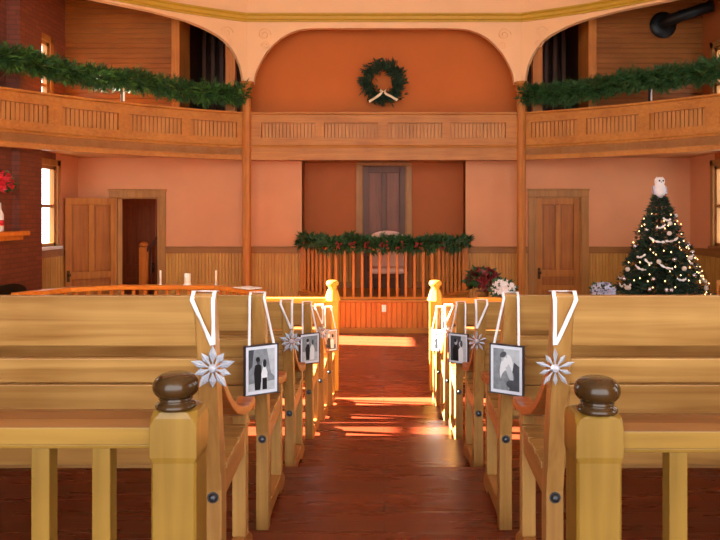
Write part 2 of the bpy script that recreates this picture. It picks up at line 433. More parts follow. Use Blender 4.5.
def beadboard(mb, p, q, z0, z1, pitch=0.06, th=0.018, n=(0,-1)):
    """tongue and groove boards from p to q in plan, standing on the face with normal n"""
    p, q = Vector(p).to_2d(), Vector(q).to_2d(); d = q-p; L = d.length; d.normalize(); nn = Vector(n).normalized()
    k = max(1, round(L/pitch)); w = L/k; g = min(0.006, w*0.10)
    ang = math.atan2(d.y, d.x)
    for i in range(k):
        a = p+d*(w*i+g); b = p+d*(w*(i+1)-g); a2, b2 = a+d*0.004, b-d*0.004
        poly = [a, a2+nn*th, b2+nn*th, b]
        vs = [(u.x,u.y,z0) for u in poly]+[(u.x,u.y,z1) for u in poly]
        mb.add(vs, [(0,1,2,3),(7,6,5,4),(0,4,5,1),(1,5,6,2),(2,6,7,3)])
ZW0, ZW1 = 1.225, 1.35
nw = 0
def wainscot(p, q, n, label, zb=0.0, zt=ZW1):
    global nw; nw += 1
    nv = Vector(n).normalized()
    t = thing('trim_%d' % nw, label, 'wainscot', (0,0,0), kind=S)
    mb = MB(); beadboard(mb, p, q, zb+0.12, zt-0.12, n=n); mb.build('boards', M['bead'], t, fix=False)
    P, Q = Vector((p[0],p[1],0)), Vector((q[0],q[1],0)); N = Vector((nv.x,nv.y,0))
    mb = MB(); mb.beam(P+N*0.014+Vector((0,0,zt-0.065)), Q+N*0.014+Vector((0,0,zt-0.065)), 0.028, 0.11)
    mb.beam(P+N*0.026+Vector((0,0,zt-0.006)), Q+N*0.026+Vector((0,0,zt-0.006)), 0.052, 0.022)
    mb.build('dado_rail', M['trimw'], t, bevel=0.004)
    mb = MB(); mb.beam(P+N*0.016+Vector((0,0,zb+0.06)), Q+N*0.016+Vector((0,0,zb+0.06)), 0.03, 0.12); mb.build('base_board', M['trimw'], t, bevel=0.004)
wainscot((-XW, YB), (DL[0]-0.15, YB), (0,-1), 'beadboard wainscot behind the open left door')
wainscot((DL[1]+0.14, YB), (REC[0], YB), (0,-1), 'beadboard wainscot between the left doorway and the platform')
wainscot((REC[1], YB), (DR[0]-0.15, YB), (0,-1), 'beadboard wainscot between the platform and the right door')
wainscot((DR[1]+0.14, YB), (XW, YB), (0,-1), 'beadboard wainscot behind the christmas tree')
wainscot((-XW, 11.06), (-XW, YB), (1,0), 'wainscot below the window beside the fireplace', zt=1.34)
wainscot((XW, 8.8), (XW, YB), (-1,0), 'wainscot on the right wall below the window', zt=1.34)
wainscot((REC[0], YB+0.45), (-0.55, YB+0.45), (0,-1), 'wainscot in the recess on the left of its dark door', zb=0.55)
wainscot((0.55, YB+0.45), (REC[1], YB+0.45), (0,-1), 'wainscot in the recess on the right of its dark door', zb=0.55)

# ------------------------------------------------------------------ doors
def leaf_parts(t, w, h, m_f, m_p, x0=0.0, knob_side=1, two_tall=True, knob=True):
    """panel door standing in the xz plane, front at -y, from x0 to x0+w"""
    st = 0.105; th = 0.028
    mb = MB()
    rails = [(0, 0.2), (0.55, 0.64), (0.80, 0.92), (h-0.12, h)]
    mb.box(x0, x0+st, -th, th, 0, h); mb.box(x0+w-st, x0+w, -th, th, 0, h)
    for a, b in rails: mb.box(x0+st, x0+w-st, -th, th, a, b)
    mb.box(x0+w/2-0.045, x0+w/2+0.045, -th, th, 0.2, 0.55); mb.box(x0+w/2-0.045, x0+w/2+0.045, -th, th, 0.92, h-0.12)
    mb.build('door_leaf', m_f, t, bevel=0.005)
    for (a, b, c, d) in ((x0+st, x0+w/2-0.045, 0.92, h-0.12), (x0+w/2+0.045, x0+w-st, 0.92, h-0.12), (x0+st, x0+w-st, 0.64, 0.80),
                         (x0+st, x0+w/2-0.045, 0.2, 0.55), (x0+w/2+0.045, x0+w-st, 0.2, 0.55)):
        p = MB(); p.box(a, b, -0.004, 0.004, c, d); p.box(a+0.03, b-0.03, -0.011, 0.011, c+0.03, d-0.03)
        p.build('panel', m_p, t, bevel=0.004)
    if knob:
        kx = x0+w-0.05 if knob_side > 0 else x0+0.05
        kb = MB(); kb.lathe([(0.012,0),(0.012,-0.035),(0.03,-0.045),(0.034,-0.065),(0.02,-0.08),(0.001,-0.082)], (kx,-th,0.88), 14, 'y')
        kb.box(kx-0.025, kx+0.025, -th-0.006, -th, 0.76, 0.96)
        kb.build('door_knob', M['brass'], t)
def casing(t, x0, x1, h, m, w=0.14, y=-0.028):
    mb = MB(); mb.box(x0-w, x0, y, 0, 0, h); mb.box(x1, x1+w, y, 0, 0, h); mb.box(x0-w, x1+w, y-0.006, 0, h, h+w)
    mb.box(x0-w-0.015, x1+w+0.015, y-0.02, 0, h+w-0.025, h+w+0.01)
    mb.box(x0-0.03, x0, y-0.008, 0, 0, h); mb.box(x1, x1+0.03, y-0.008, 0, 0, h)
    mb.build('casing', m, t, bevel=0.006)
    j = MB(); j.box(x0-0.001, x0+0.02, 0, 0.2, 0, h); j.box(x1-0.02, x1+0.001, 0, 0.2, 0, h); j.box(x0, x1, 0, 0.2, h-0.02, h+0.001); j.build('jamb', m, t)
# right door, closed
xm = (DR[0]+DR[1])/2
t = thing('door_1', 'closed panelled pine door to the left of the christmas tree', 'door', (xm, YB, 0), kind=S)
casing(t, DR[0]-xm, DR[1]-xm, DR[2], M['trimz'])
t2 = thing('door_leaf', '', ''); del t2['label']; del t2['category']; t2.parent = t; t2.location = (DR[0]-xm+0.02, 0.06, 0)
bpy.data.objects.remove(t2)
def leaf_at(t, w, h, mf, mp, loc, rz, knob_side, knob=True):
    """leaf parts of one door moved into place by their own transform"""
    before = set(bpy.data.objects)
    leaf_parts(t, w, h, mf, mp, 0.0, knob_side, knob=knob)
    for o in set(bpy.data.objects)-before:
        o.location = loc; o.rotation_euler = (0,0,rz)
leaf_at(t, DR[1]-DR[0]-0.04, DR[2]-0.02, M['doorw'], M['doorp'], (DR[0]-xm+0.02, 0.05, 0), 0, -1)
# left doorway, door standing open against the wall
xm = (DL[0]+DL[1])/2
t = thing('door_2', 'panelled pine door standing open beside the left doorway', 'door', (xm, YB, 0), kind=S)
casing(t, DL[0]-xm, DL[1]-xm, DL[2], M['trimz'])
leaf_at(t, 0.88, DL[2]-0.02, M['doorw'], M['doorp'], (DL[0]-xm-0.885*math.cos(math.radians(39)), -0.035-0.885*math.sin(math.radians(39)), 0), math.radians(39), -1)
# dark door in the recess above the platform
t = thing('door_3', 'dark brown panelled door in the recess behind the platform', 'door', (0.0, YB+0.45, 0.55), kind=S)
casing(t, -0.40, 0.40, 2.31, M['trimz'], 0.13)
leaf_at(t, 0.80, 2.30, M['darkdoor'], M['darkpanel'], (-0.40, -0.005, 0), 0, 1)
# passage behind the left doorway
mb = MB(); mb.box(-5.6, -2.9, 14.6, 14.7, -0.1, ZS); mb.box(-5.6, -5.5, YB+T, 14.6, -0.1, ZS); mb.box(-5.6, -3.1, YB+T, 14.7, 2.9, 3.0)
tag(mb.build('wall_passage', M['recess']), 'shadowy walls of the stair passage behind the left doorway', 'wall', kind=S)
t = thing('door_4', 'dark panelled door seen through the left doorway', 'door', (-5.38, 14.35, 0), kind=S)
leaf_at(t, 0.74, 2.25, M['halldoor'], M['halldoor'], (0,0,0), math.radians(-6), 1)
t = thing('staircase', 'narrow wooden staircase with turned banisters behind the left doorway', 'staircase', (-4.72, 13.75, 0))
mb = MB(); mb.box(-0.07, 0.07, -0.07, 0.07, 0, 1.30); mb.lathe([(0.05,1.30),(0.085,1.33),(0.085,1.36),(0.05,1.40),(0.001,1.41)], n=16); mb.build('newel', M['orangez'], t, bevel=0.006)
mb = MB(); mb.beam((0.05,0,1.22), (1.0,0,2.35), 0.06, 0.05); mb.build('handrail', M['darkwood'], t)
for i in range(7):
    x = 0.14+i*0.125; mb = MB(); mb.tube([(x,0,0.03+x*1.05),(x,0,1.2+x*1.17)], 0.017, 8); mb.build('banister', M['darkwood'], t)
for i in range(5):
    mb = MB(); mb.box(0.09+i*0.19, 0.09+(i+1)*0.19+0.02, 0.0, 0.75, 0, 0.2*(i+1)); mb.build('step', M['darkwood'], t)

# ------------------------------------------------------------------ gallery
def beam_prof(y0, y1, z0, z1): return [(y0,z0),(y1,z0),(y1,z1),(y0,z1)]
def gallery_front(name, path_full, sub, panels, label, length):
    """path_full(n) gives the whole run, sub(a,b,n) a stretch between two fractions"""
    t = thing(name, label, 'gallery front', (0,0,0), kind=S)
    fr = MB(); p = path_full(36)
    fr.sweep(p, beam_prof(-0.10, 0.0, 2.90, 3.12))                        # bottom beam
    fr.sweep(p, [(-0.10,3.115),(0.035,3.115),(0.04,3.135),(0.015,3.16),(-0.1,3.16)])
    fr.sweep(p, beam_prof(-0.10, -0.012, 3.155, 3.28)); fr.sweep(p, beam_prof(-0.10, -0.012, 3.57, 3.70))
    fr.sweep(p, beam_prof(-0.10, -0.085, 3.28, 3.57))
    edges = [0.0]
    for a, b in panels: edges += [a, b]
    edges.append(1.0)
    for a, b in zip(edges[0::2], edges[1::2]):
        if b > a: fr.sweep(sub(a, b, 3), beam_prof(-0.10, -0.012, 3.28, 3.57))
    fr.build('front_frame', M['oak_x'], t)
    cp = MB(); cp.sweep(p, [(-0.14,3.70),(0.01,3.70),(0.03,3.715),(0.03,3.74),(-0.14,3.74)]); cp.build('cap_rail', M['oak_x'], t)
    for a, b in panels:
        mb = MB(); w = (b-a)*length; n = max(2, round(w/0.065))
        for i in range(n):
            u0 = a+(b-a)*(i+0.09)/n; u1 = a+(b-a)*(i+0.91)/n
            mb.sweep(sub(u0, u1, 1), [(-0.085,3.285),(-0.055,3.285),(-0.055,3.565),(-0.085,3.565)])
        mb.build('beadboard_panel', M['beadg'], t)
        mo = MB(); mo.sweep(sub(a, b, 4), beam_prof(-0.085, -0.004, 3.275, 3.292)); mo.sweep(sub(a, b, 4), beam_prof(-0.085, -0.004, 3.558, 3.575)); mo.build('panel_moulding', M['oak_x'], t)
    return t
pan_l = []
for x0, x1 in ((237,191),(182,130),(119,63),(49,-2)):
    pan_l.append((gal_t(x0), gal_t(x1)))
for s, nm in ((-1,'left'),(1,'right')):
    gallery_front('wall_gallery_'+nm, lambda n, s=s: gal_path(s,0,1,n), lambda a,b,n,s=s: gal_path(s,a,b,n), pan_l, 'curved %s gallery front with beadboard panels' % nm, GL)
    mb = MB(); p = gal_path(s,0,1,36)
    for i in range(36):
        x0,y0,_,_ = p[i]; x1,y1,_,_ = p[i+1]
        mb.add([(x0,y0,ZS),(x1,y1,ZS),(x1,YB,ZS),(x0,YB,ZS),(x0,y0,ZG),(x1,y1,ZG),(x1,YB,ZG),(x0,YB,ZG)], [(0,1,2,3),(4,7,6,5),(0,4,5,1),(2,6,7,3)])
    tag(mb.build('floor_gallery_'+nm, M['soffit']), 'boarded underside and floor of the %s gallery' % nm, 'gallery floor', kind=S)
YF = YC-0.02
def cpath(a, b, n): 
    X0, X1 = -2.36, 2.36
    return [(X0+(X1-X0)*(a+(b-a)*i/n), YF, 0, -1) for i in range(n+1)]
def pxf(px): return ((px-CX)*YF/F+2.36)/4.72
gallery_front('wall_gallery_centre', lambda n: cpath(0,1,2), cpath, [(pxf(a),pxf(b)) for a,b in ((261,315),(324,378),(388,442),(451,506))], 'straight central gallery front below the wreath', 4.72)
mb = MB(); mb.box(-2.42, 2.42, YF+0.11, YB+0.6, 2.92, 3.05); tag(mb.build('floor_gallery_centre', M['oak_x']), 'boarded ledge behind the central gallery front', 'gallery floor', kind=S)
mb = MB(); mb.box(-2.62, 2.62, YB, YB+0.2, 3.05, ZC)
tag(mb.build('wall_centre', M['orange']), 'burnt orange upper wall behind the wreath', 'wall', kind=S)

# arcade wall over the gallery front, with its three arches
lp = [(243,84),(242.4,76),(240.5,66),(236,55),(231,47),(225,40.5),(218,35),(210,30.5),(202,26.5),(187,20.5),(173,16.5),(150,10.5),(126,5.5)]
def arch_curve():
    pts = []
    for px, py in lp:
        t = gal_t(px); x, y, _, _ = gal(t); pts.append((t, EYE+(CY-py)*y/F))
    z = pts[-1][1]
    return pts + [(0.75, z), (0.9, z-0.05), (0.96, z-0.25), (0.985, z-0.6)]
AC = arch_curve()
def arcade(path_pts, th=0.12):
    mb = MB(); n = len(path_pts)
    vs = []
    for (x, y, nx, ny, z) in path_pts:
        for u, zz in ((0.0,z),(0.0,ZC),(-th,ZC),(-th,z)): vs.append((x+nx*u, y+ny*u, zz))
    fs = []
    for j in range(n-1):
        for i in range(4): fs.append((j*4+i, (j+1)*4+i, (j+1)*4+(i+1)%4, j*4+(i+1)%4))
    fs += [(0,1,2,3), tuple((n-1)*4+i for i in (3,2,1,0))]
    mb.add(vs, fs)
    return mb
ZCAP = 4.27
def side_pts(s):
    out = [gal(0.0, s)+(ZCAP,)]
    t0 = AC[0][0]
    out.append(gal(max(0.001,t0-0.001), s)+(ZCAP,))
    for i in range(len(AC)-1):
        (ta, za), (tb, zb) = AC[i], AC[i+1]
        k = 4 if tb-ta > 0.05 else 2
        for j in range(k):
            f = j/k; out.append(gal(ta+(tb-ta)*f, s)+(za+(zb-za)*f,))
    out.append(gal(0.985, s)+(AC[-1][1],)); out.append(gal(0.99, s)+(ZG,)); out.append(gal(1.0, s)+(ZG,))
    return out
for s, nm in ((-1,'left'),(1,'right')):
    o = arcade(side_pts(s)).build('wall_arcade_'+nm, M['pink'])
    tag(o, 'peach plaster arch wall curving above the %s gallery' % nm, 'arch', kind=S)
ca = [(253.5,84),(254.5,76),(256.5,70),(259,65),(262.5,58),(266,52.5),(273,44.5),(280.5,38),(289,33),(298.6,29.6),(309,28.3),(320,28)]
pts = [(-2.42, YC, 0, -1, ZCAP), ((253.2-CX)*YC/F, YC, 0, -1, ZCAP)] + [((a-CX)*YC/F, YC, 0, -1, EYE+(CY-b)*YC/F) for a, b in ca]
pts = pts + [(-x, y, a, b, z) for (x, y, a, b, z) in reversed(pts)]
o = arcade(pts).build('wall_arcade_centre', M['pink'])
tag(o, 'peach plaster arch wall around the wreath', 'arch', kind=S)
# faint plaster scrolls in the spandrels
def spiral(c, ax, r0, turns, flip):
    out = []
    for i in range(26):
        f = i/25; a = f*turns*2*PI; r = r0*(1-f*0.85)
        out.append(Vector(c)+Vector(ax)*(math.cos(a)*r*flip)+Vector((0,0,1))*math.sin(a)*r)
    return out
for s in (-1,1):
    for side in ('centre','side'):
        mb = MB()
        if side == 'centre': ax = Vector((1,0,0)); base = Vector((s*2.12, YC-0.004, 0))
        else:
            x,y,nx,ny = gal(0.085,s); ax = Vector((-ny,nx,0)); base = Vector((x+nx*0.004,y+ny*0.004,0))
        mb.tube(spiral(base+Vector((0,0,5.12)), ax, 0.12, 1.6, 1), 0.010, 5)
        mb.tube(spiral(base+Vector((0,0,4.92))-ax*0.03*s, ax, 0.08, 1.5, -1), 0.009, 5)
        o = mb.build('plaster_scroll', M['pink'])
        tag(o, 'peach plaster scroll relief in the %s spandrel on the %s of the %s column' % (side, 'right' if (side=='centre')==(s<0) else 'left', 'left' if s<0 else 'right'), 'relief', kind=S)
# gold cornice
path = [gal(1-i/30, -1) for i in range(30)]
cn = [(-2.42,YC,0.28,-0.96)] + [(-2.3,YC,0,-1),(2.3,YC,0,-1)] + [(2.42,YC,-0.28,-0.96)]
path = path + cn + [gal(i/30, 1) for i in range(1,31)]
mb = MB(); mb.sweep(path, [(-0.01,5.335),(0.03,5.335),(0.03,5.36),(0.06,5.38),(0.06,5.43),(0.09,5.45),(0.09,5.475),(-0.01,5.475)])
tag(mb.build('trim_cornice', M['gold']), 'gold painted cornice running above the arches', 'cornice', kind=S)
# columns
for s, nm in ((-1,'left'),(1,'right')):
    t = thing('column', 'slim varnished wooden column at the %s of the platform' % nm, 'column', (s*2.42, YC-0.02, 0), kind=S)
    mb = MB(); mb.lathe([(0.085,0),(0.085,0.2),(0.078,0.24),(0.078,4.05),(0.082,4.1)], n=8, smooth=False); mb.build('shaft', M['oak_z'], t)
    mb = MB(); mb.lathe([(0.082,4.1),(0.10,4.13),(0.10,4.17),(0.09,4.19),(0.125,4.24),(0.125,4.275)], n=8, smooth=False); mb.build('capital', M['oak_z'], t)

# rooms behind the gallery
for s, nm in ((-1,'left'),(1,'right')):
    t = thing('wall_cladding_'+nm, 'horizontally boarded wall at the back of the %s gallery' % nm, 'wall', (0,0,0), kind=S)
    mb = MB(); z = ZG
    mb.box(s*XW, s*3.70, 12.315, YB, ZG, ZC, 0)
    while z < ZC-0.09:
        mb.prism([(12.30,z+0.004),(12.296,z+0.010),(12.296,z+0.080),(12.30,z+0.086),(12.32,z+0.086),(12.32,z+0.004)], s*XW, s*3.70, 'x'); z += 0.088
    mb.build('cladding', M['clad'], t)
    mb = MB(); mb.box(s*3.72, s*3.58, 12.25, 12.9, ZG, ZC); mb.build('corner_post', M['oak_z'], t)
    mb = MB(); mb.box(s*2.83, s*2.66, 12.5, 12.64, ZG, ZC); mb.build('inner_post', M['oak_z'], t)
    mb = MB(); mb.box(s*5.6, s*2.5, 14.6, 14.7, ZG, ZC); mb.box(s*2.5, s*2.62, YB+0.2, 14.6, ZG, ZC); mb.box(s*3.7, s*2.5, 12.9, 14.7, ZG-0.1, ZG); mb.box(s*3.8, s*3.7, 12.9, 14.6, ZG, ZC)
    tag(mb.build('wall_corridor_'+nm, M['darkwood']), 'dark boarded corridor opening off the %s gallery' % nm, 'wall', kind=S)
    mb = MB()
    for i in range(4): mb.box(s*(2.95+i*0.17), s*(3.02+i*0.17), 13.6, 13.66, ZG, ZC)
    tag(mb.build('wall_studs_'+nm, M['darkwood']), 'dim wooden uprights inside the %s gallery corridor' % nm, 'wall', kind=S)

# ------------------------------------------------------------------ platform
FX, SX, YP0, YP1, ZP = 0.88, 1.50, 11.45, YB+0.45, 0.55
YS = 12.62
poly = [(-FX,YP0),(FX,YP0),(SX,YS),(SX,YP1),(-SX,YP1),(-SX,YS)]
t = thing('platform', 'raised wooden platform faced with upright boards', 'platform', (0,YP0,0), kind=S)
t.location = (0,0,0)
mb = MB(); mb.prism(poly, 0.0, ZP-0.045, 'z'); mb.build('platform_base', M['oak_z'], t)
mb = MB(); beadboard(mb, (-FX,YP0), (FX,YP0), 0.09, ZP-0.05, 0.085, 0.016)
sn = Vector((YS-YP0, -(SX-FX))).normalized()
beadboard(mb, (FX,YP0), (SX,YS), 0.09, ZP-0.05, 0.085, 0.016, (sn.x,sn.y)); beadboard(mb, (-SX,YS), (-FX,YP0), 0.09, ZP-0.05, 0.085, 0.016, (-sn.x,sn.y))
mb.build('facing_boards', M['orangez'], t, fix=False)
e = 0.045
poly2 = [(-FX-e*0.6,YP0-e),(FX+e*0.6,YP0-e),(SX+e,YS),(SX,YP1),(-SX,YP1),(-SX-e,YS)]
mb = MB(); mb.prism(poly2, ZP-0.045, ZP, 'z'); mb.build('platform_floor', M['oak_x'], t, bevel=0.008)
mb = MB(); mb.beam((-FX,YP0-0.015,0.045),(FX,YP0-0.015,0.045),0.03,0.09)
for s in (-1,1): mb.beam((s*FX,YP0-0.01,0.045),(s*(SX+0.01),YS,0.045),0.03,0.09)
mb.build('base_moulding', M['oak_x'], t)
t = thing('platform_railing', 'wooden railing with square balusters around the platform front', 'railing', (0,YP0,ZP))
ZRL = 0.86
pts = [(-SX+0.04,YS-YP0,0),(-FX+0.02,0.05,0),(FX-0.02,0.05,0),(SX-0.04,YS-YP0,0)]
pts = [Vector(p) for p in pts]
mb = MB()
for a, b in zip(pts[:-1], pts[1:]): mb.beam(a+Vector((0,0,ZRL-0.03)), b+Vector((0,0,ZRL-0.03)), 0.09, 0.06)
mb.build('top_rail', M['orangex'], t, bevel=0.008)
mb = MB()
for a, b in zip(pts[:-1], pts[1:]): mb.beam(a+Vector((0,0,0.02)), b+Vector((0,0,0.02)), 0.06, 0.04)
mb.build('bottom_rail', M['orangex'], t)
for a, b, n in ((pts[0],pts[1],7),(pts[1],pts[2],12),(pts[2],pts[3],7)):
    for i in range(n):
        f = (i+0.5)/n; p = a.lerp(b, f); mb = MB(); mb.box(-0.021,0.021,-0.021,0.021,0.04,ZRL-0.06); mb.build('baluster', M['orangez'], t, bevel=0.004, loc=p)
for p in (pts[0], pts[3]):
    mb = MB(); mb.box(-0.045,0.045,-0.045,0.045,0,ZRL+0.02); mb.build('end_post', M['orangez'], t, bevel=0.006, loc=p)

def outlet(loc, label):
    t = thing('wall_outlet', label, 'outlet', loc)
    mb = MB(); mb.box(-0.036,0.036,-0.006,0,-0.058,0.058); mb.build('cover_plate', M['white'], t, bevel=0.003)
    for z in (-0.026,0.026):
        mb = MB(); mb.lathe([(0.016,-0.006),(0.016,-0.009),(0.001,-0.009)], (0,0,z), 14, 'y'); mb.box(-0.007,-0.004,-0.0105,-0.008,z-0.006,z+0.006); mb.box(0.004,0.007,-0.0105,-0.008,z-0.006,z+0.006); mb.build('socket', M['white'], t)
outlet((0.0, YP0-0.017, 0.405), 'white electrical outlet on the platform facing')

# chair on the platform
t = thing('armchair', 'pale pink armchair with rounded back behind the platform railing', 'chair', (0.06, 12.35, ZP))
mb = MB(); mb.box(-0.3,0.3,-0.28,0.25,0.36,0.46); mb.build('seat', M['upholstery'], t, bevel=0.03)
arc = [(-0.3,0.44)]+[(0.3*math.cos(PI-PI*i/14), 0.98+0.12*math.sin(PI*i/14)) for i in range(15)]+[(0.3,0.44)]
mb = MB(); mb.prism(arc, 0.2, 0.28, 'y'); mb.build('backrest', M['upholstery'], t, bevel=0.02)
for sx in (-1,1):
    mb = MB(); mb.box(sx*0.31,sx*0.36,-0.26,0.27,0.62,0.67); mb.box(sx*0.31,sx*0.36,-0.26,-0.21,0.4,0.62); mb.build('arm', M['darkwood'], t, bevel=0.01)
    for sy in (-0.24,0.22):
        mb = MB(); mb.box(sx*0.24,sx*0.3,sy-0.03,sy+0.03,0,0.37); mb.build('leg', M['darkwood'], t)

# ------------------------------------------------------------------ fireplace
t = thing('fireplace', 'dark red brick fireplace with a wooden mantel on the left wall', 'fireplace', (-XW, 10.0, 0))
mb = MB(); mb.box(0,0.2,-1.5,1.05,0,1.57); mb.box(0,0.2,0.38,1.05,1.57,ZS-0.01); mb.box(0,0.08,-1.5,0.38,1.57,ZS-0.01); mb.build('chimney_breast', M['brick'], t)
mb = MB(); mb.box(0.0,0.2,0.38,1.04,ZG,ZC-0.01); mb.build('chimney_stack', M['brick'], t)
mb = MB(); mb.box(0.08,0.45,-1.5,0.2,1.635,1.70); mb.box(0.08,0.38,-1.45,0.14,1.57,1.635); mb.build('mantel', M['orangex'], t, bevel=0.01)
mb = MB(); mb.prism([(-0.55,0),(-0.55,0.8)]+[(0.0+0.55*math.cos(PI-PI*i/10), 0.8+0.14*math.sin(PI*i/10)) for i in range(1,10)]+[(0.55,0.8),(0.55,0)], 0.195, 0.215, 'x'); mb.build('firebox', M['iron'], t)

def flower_ball(name, label, cat, loc, r, mats, pot=None, n=160, squash=0.8, leaf=None, size=0.06, group=None, stem=0.1, potr=0.09):
    t = thing(name, label, cat, loc, group)
    mb = MB()
    if pot:
        mb.lathe([(potr*0.75,0),(potr,stem*0.9),(potr*1.08,stem),(potr*0.9,stem),(0.001,stem*0.9)], n=18); mb.build('pot', pot, t)
    zc = stem + r*squash*0.8
    mb = MB()
    for i in range(n):
        th = R.uniform(0,2*PI); cz = R.uniform(-0.45,1); q = math.sqrt(1-cz*cz); d = Vector((q*math.cos(th), q*math.sin(th), cz))
        p = Vector((d.x*r*0.8, d.y*r*0.8, zc+d.z*r*squash*0.8))
        for j in range(6):
            a = 2*PI*j/6; u = d.orthogonal().normalized(); w = d.cross(u)
            mb.leafq(p, u*math.cos(a)+w*math.sin(a)+d*0.4, size, size*0.5, roll=d)
    mb.build('blossoms', mats, t, fix=False)
    if leaf:
        mb = MB()
        for i in range(n):
            th = R.uniform(0,2*PI); cz = R.uniform(-0.6,0.9); q = math.sqrt(1-cz*cz); d = Vector((q*math.cos(th), q*math.sin(th), cz))
            mb.leafq(Vector((d.x*r*0.6, d.y*r*0.6, zc+d.z*r*squash*0.6)), d+Vector((0,0,-0.1)), size*1.6, size*0.8)
        mb.tube([(0,0,stem*0.8),(0,0,zc)], 0.012, 6)
        mb.build('leaves', leaf, t, fix=False)
    return t
t = flower_ball('flower_vase', 'ball of red flowers in a white vase on the mantel', 'flowers', (-5.30, 9.64, 1.70), 0.20, M['scarlet'], None, 130, 1.0, M['leaf'], 0.07, stem=0.5)
mb = MB(); mb.lathe([(0.05,0),(0.06,0.02),(0.06,0.085),(0.061,0.085)], n=20); mb.lathe([(0.061,0.16),(0.06,0.161),(0.058,0.24),(0.03,0.30),(0.025,0.40),(0.001,0.40)], n=20); mb.build('vase', M['white'], t)
mb = MB(); mb.lathe([(0.0615,0.085),(0.0615,0.16)], n=20); mb.build('band', M['scarlet'], t)

# ------------------------------------------------------------------ communion rail and what stands on it
t = thing('communion_rail', 'low orange pine communion rail behind the left pews', 'railing', (-2.9, 9.6, 0))
ZCR = 0.955
cr = [Vector(p)-Vector((-2.9,9.6,0)) for p in ((-4.62,8.75,0),(-4.25,9.45,0),(-3.72,9.75,0),(-2.32,9.75,0),(-1.62,9.12,0))]
mb = MB()
for i,(a,b) in enumerate(zip(cr[:-1],cr[1:])): mb.beam(a+Vector((0,0,ZCR-0.03)), b+Vector((0,0,ZCR-0.03)), 0.15, 0.06)
mb.build('rail_cap', M['orangex'], t, bevel=0.008)
mb = MB()
for a,b in zip(cr[:-1],cr[1:]):
    mb.beam(a+Vector((0,0,0.08)), b+Vector((0,0,0.08)), 0.06, 0.06)
mb.build('bottom_rail', M['orangex'], t)
for a,b,n in zip(cr[:-1],cr[1:],(5,4,9,6)):
    for i in range(n):
        p = a.lerp(b,(i+0.5)/n); mb = MB(); mb.lathe([(0.022,0.1),(0.034,0.2),(0.02,0.32),(0.036,0.55),(0.022,0.75),(0.028,ZCR-0.04)], n=10); mb.build('baluster', M['orangez'], t, loc=p)
for p in (cr[0],cr[-1]):
    mb = MB(); mb.box(-0.05,0.05,-0.05,0.05,0,ZCR-0.04); mb.build('end_post', M['orangez'], t, bevel=0.005, loc=p)
def candle(px, d, h, r, label, holder=True):
    p = PX(px, 0, d); t = thing('candle', label, 'candle', (p.x, d, ZCR), 'candles on the communion rail')
    mb = MB(); mb.lathe([(r,0.004),(r,h),(r*0.7,h+0.004),(0.001,h+0.002)], n=16); mb.build('wax', M['wax'], t)
    mb = MB(); mb.tube([(0,0,h),(0.002,0,h+0.015)], 0.0015, 5); mb.build('wick', M['black'], t)
    mb = MB(); mb.lathe([(r*1.3,0),(r*1.3,0.006),(r*1.05,0.02),(r*1.02,0.02)], n=16); mb.build('candle_cup', M['white'], t)
candle(160.5, 9.75, 0.20, 0.013, 'thin white taper candle on the communion rail nearest the doorway')
candle(187.5, 9.75, 0.16, 0.045, 'thick white pillar candle on the communion rail')
candle(216, 9.73, 0.20, 0.013, 'thin white taper candle on the communion rail nearest the column')
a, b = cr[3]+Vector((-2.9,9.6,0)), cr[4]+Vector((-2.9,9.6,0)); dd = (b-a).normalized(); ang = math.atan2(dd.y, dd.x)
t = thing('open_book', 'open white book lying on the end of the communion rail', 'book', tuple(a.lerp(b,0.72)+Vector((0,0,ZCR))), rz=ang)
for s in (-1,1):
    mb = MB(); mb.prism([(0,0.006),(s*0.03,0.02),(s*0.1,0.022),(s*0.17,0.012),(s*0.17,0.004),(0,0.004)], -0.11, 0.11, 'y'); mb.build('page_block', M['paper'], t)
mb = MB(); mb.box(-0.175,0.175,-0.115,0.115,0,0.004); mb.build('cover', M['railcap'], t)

# ------------------------------------------------------------------ front balustrades
def newel_front(t, loc):
    mb = MB(); w = 0.066
    mb.box(-w,w,-w,w,0,0.99)
    oc = lambda r: [(r*math.cos(PI/8+PI/4*i), r*math.sin(PI/8+PI/4*i)) for i in range(8)]
    sq = [(-w,-w),(w,-w),(w,w),(-w,w)]
    b = len(mb.v)
    mb.lathe([(w*1.36,0.985),(w*1.2,1.02),(0.055,1.10)], n=8, smooth=False)
    mb.lathe([(0.05,1.09),(0.042,1.115),(0.046,1.14),(0.066,1.155),(0.07,1.175),(0.064,1.195),(0.045,1.205),(0.001,1.207)], n=18)
    return mb.build('newel', M['yellow'], t, loc=loc)
for s, nm in ((-1,'left'),(1,'right')):
    t = thing('front_balustrade', 'honey pine balustrade with newel in front of the %s pews' % nm, 'balustrade', (s*0.57, 7.76, 0))
    newel_front(t, (0,0,0))
    L = 3.4
    mb = MB(); mb.box(s*0.066,s*L,-0.045,0.045,0.960,1.015); mb.box(s*0.066,s*L,-0.025,0.025,0.935,0.960); mb.build('top_rail', M['yellowx'] if s<0 else M['orangex'], t, bevel=0.008)
    mb = MB(); mb.box(s*0.066,s*L,-0.03,0.03,0.08,0.13); mb.build('bottom_rail', M['yellowx'], t)
    n = 22
    for i in range(n):
        x = s*(0.066+(L-0.066)*(i+0.6)/n); mb = MB(); mb.box(-0.02,0.02,-0.02,0.02,0.13,0.935); mb.build('baluster', M['yellow'], t, loc=(x,0,0))
    mb = MB(); mb.box(-0.06,0.06,-0.06,0.06,0,1.0); mb.build('end_post', M['yellow'], t, loc=(s*(L+0.05),0,0))

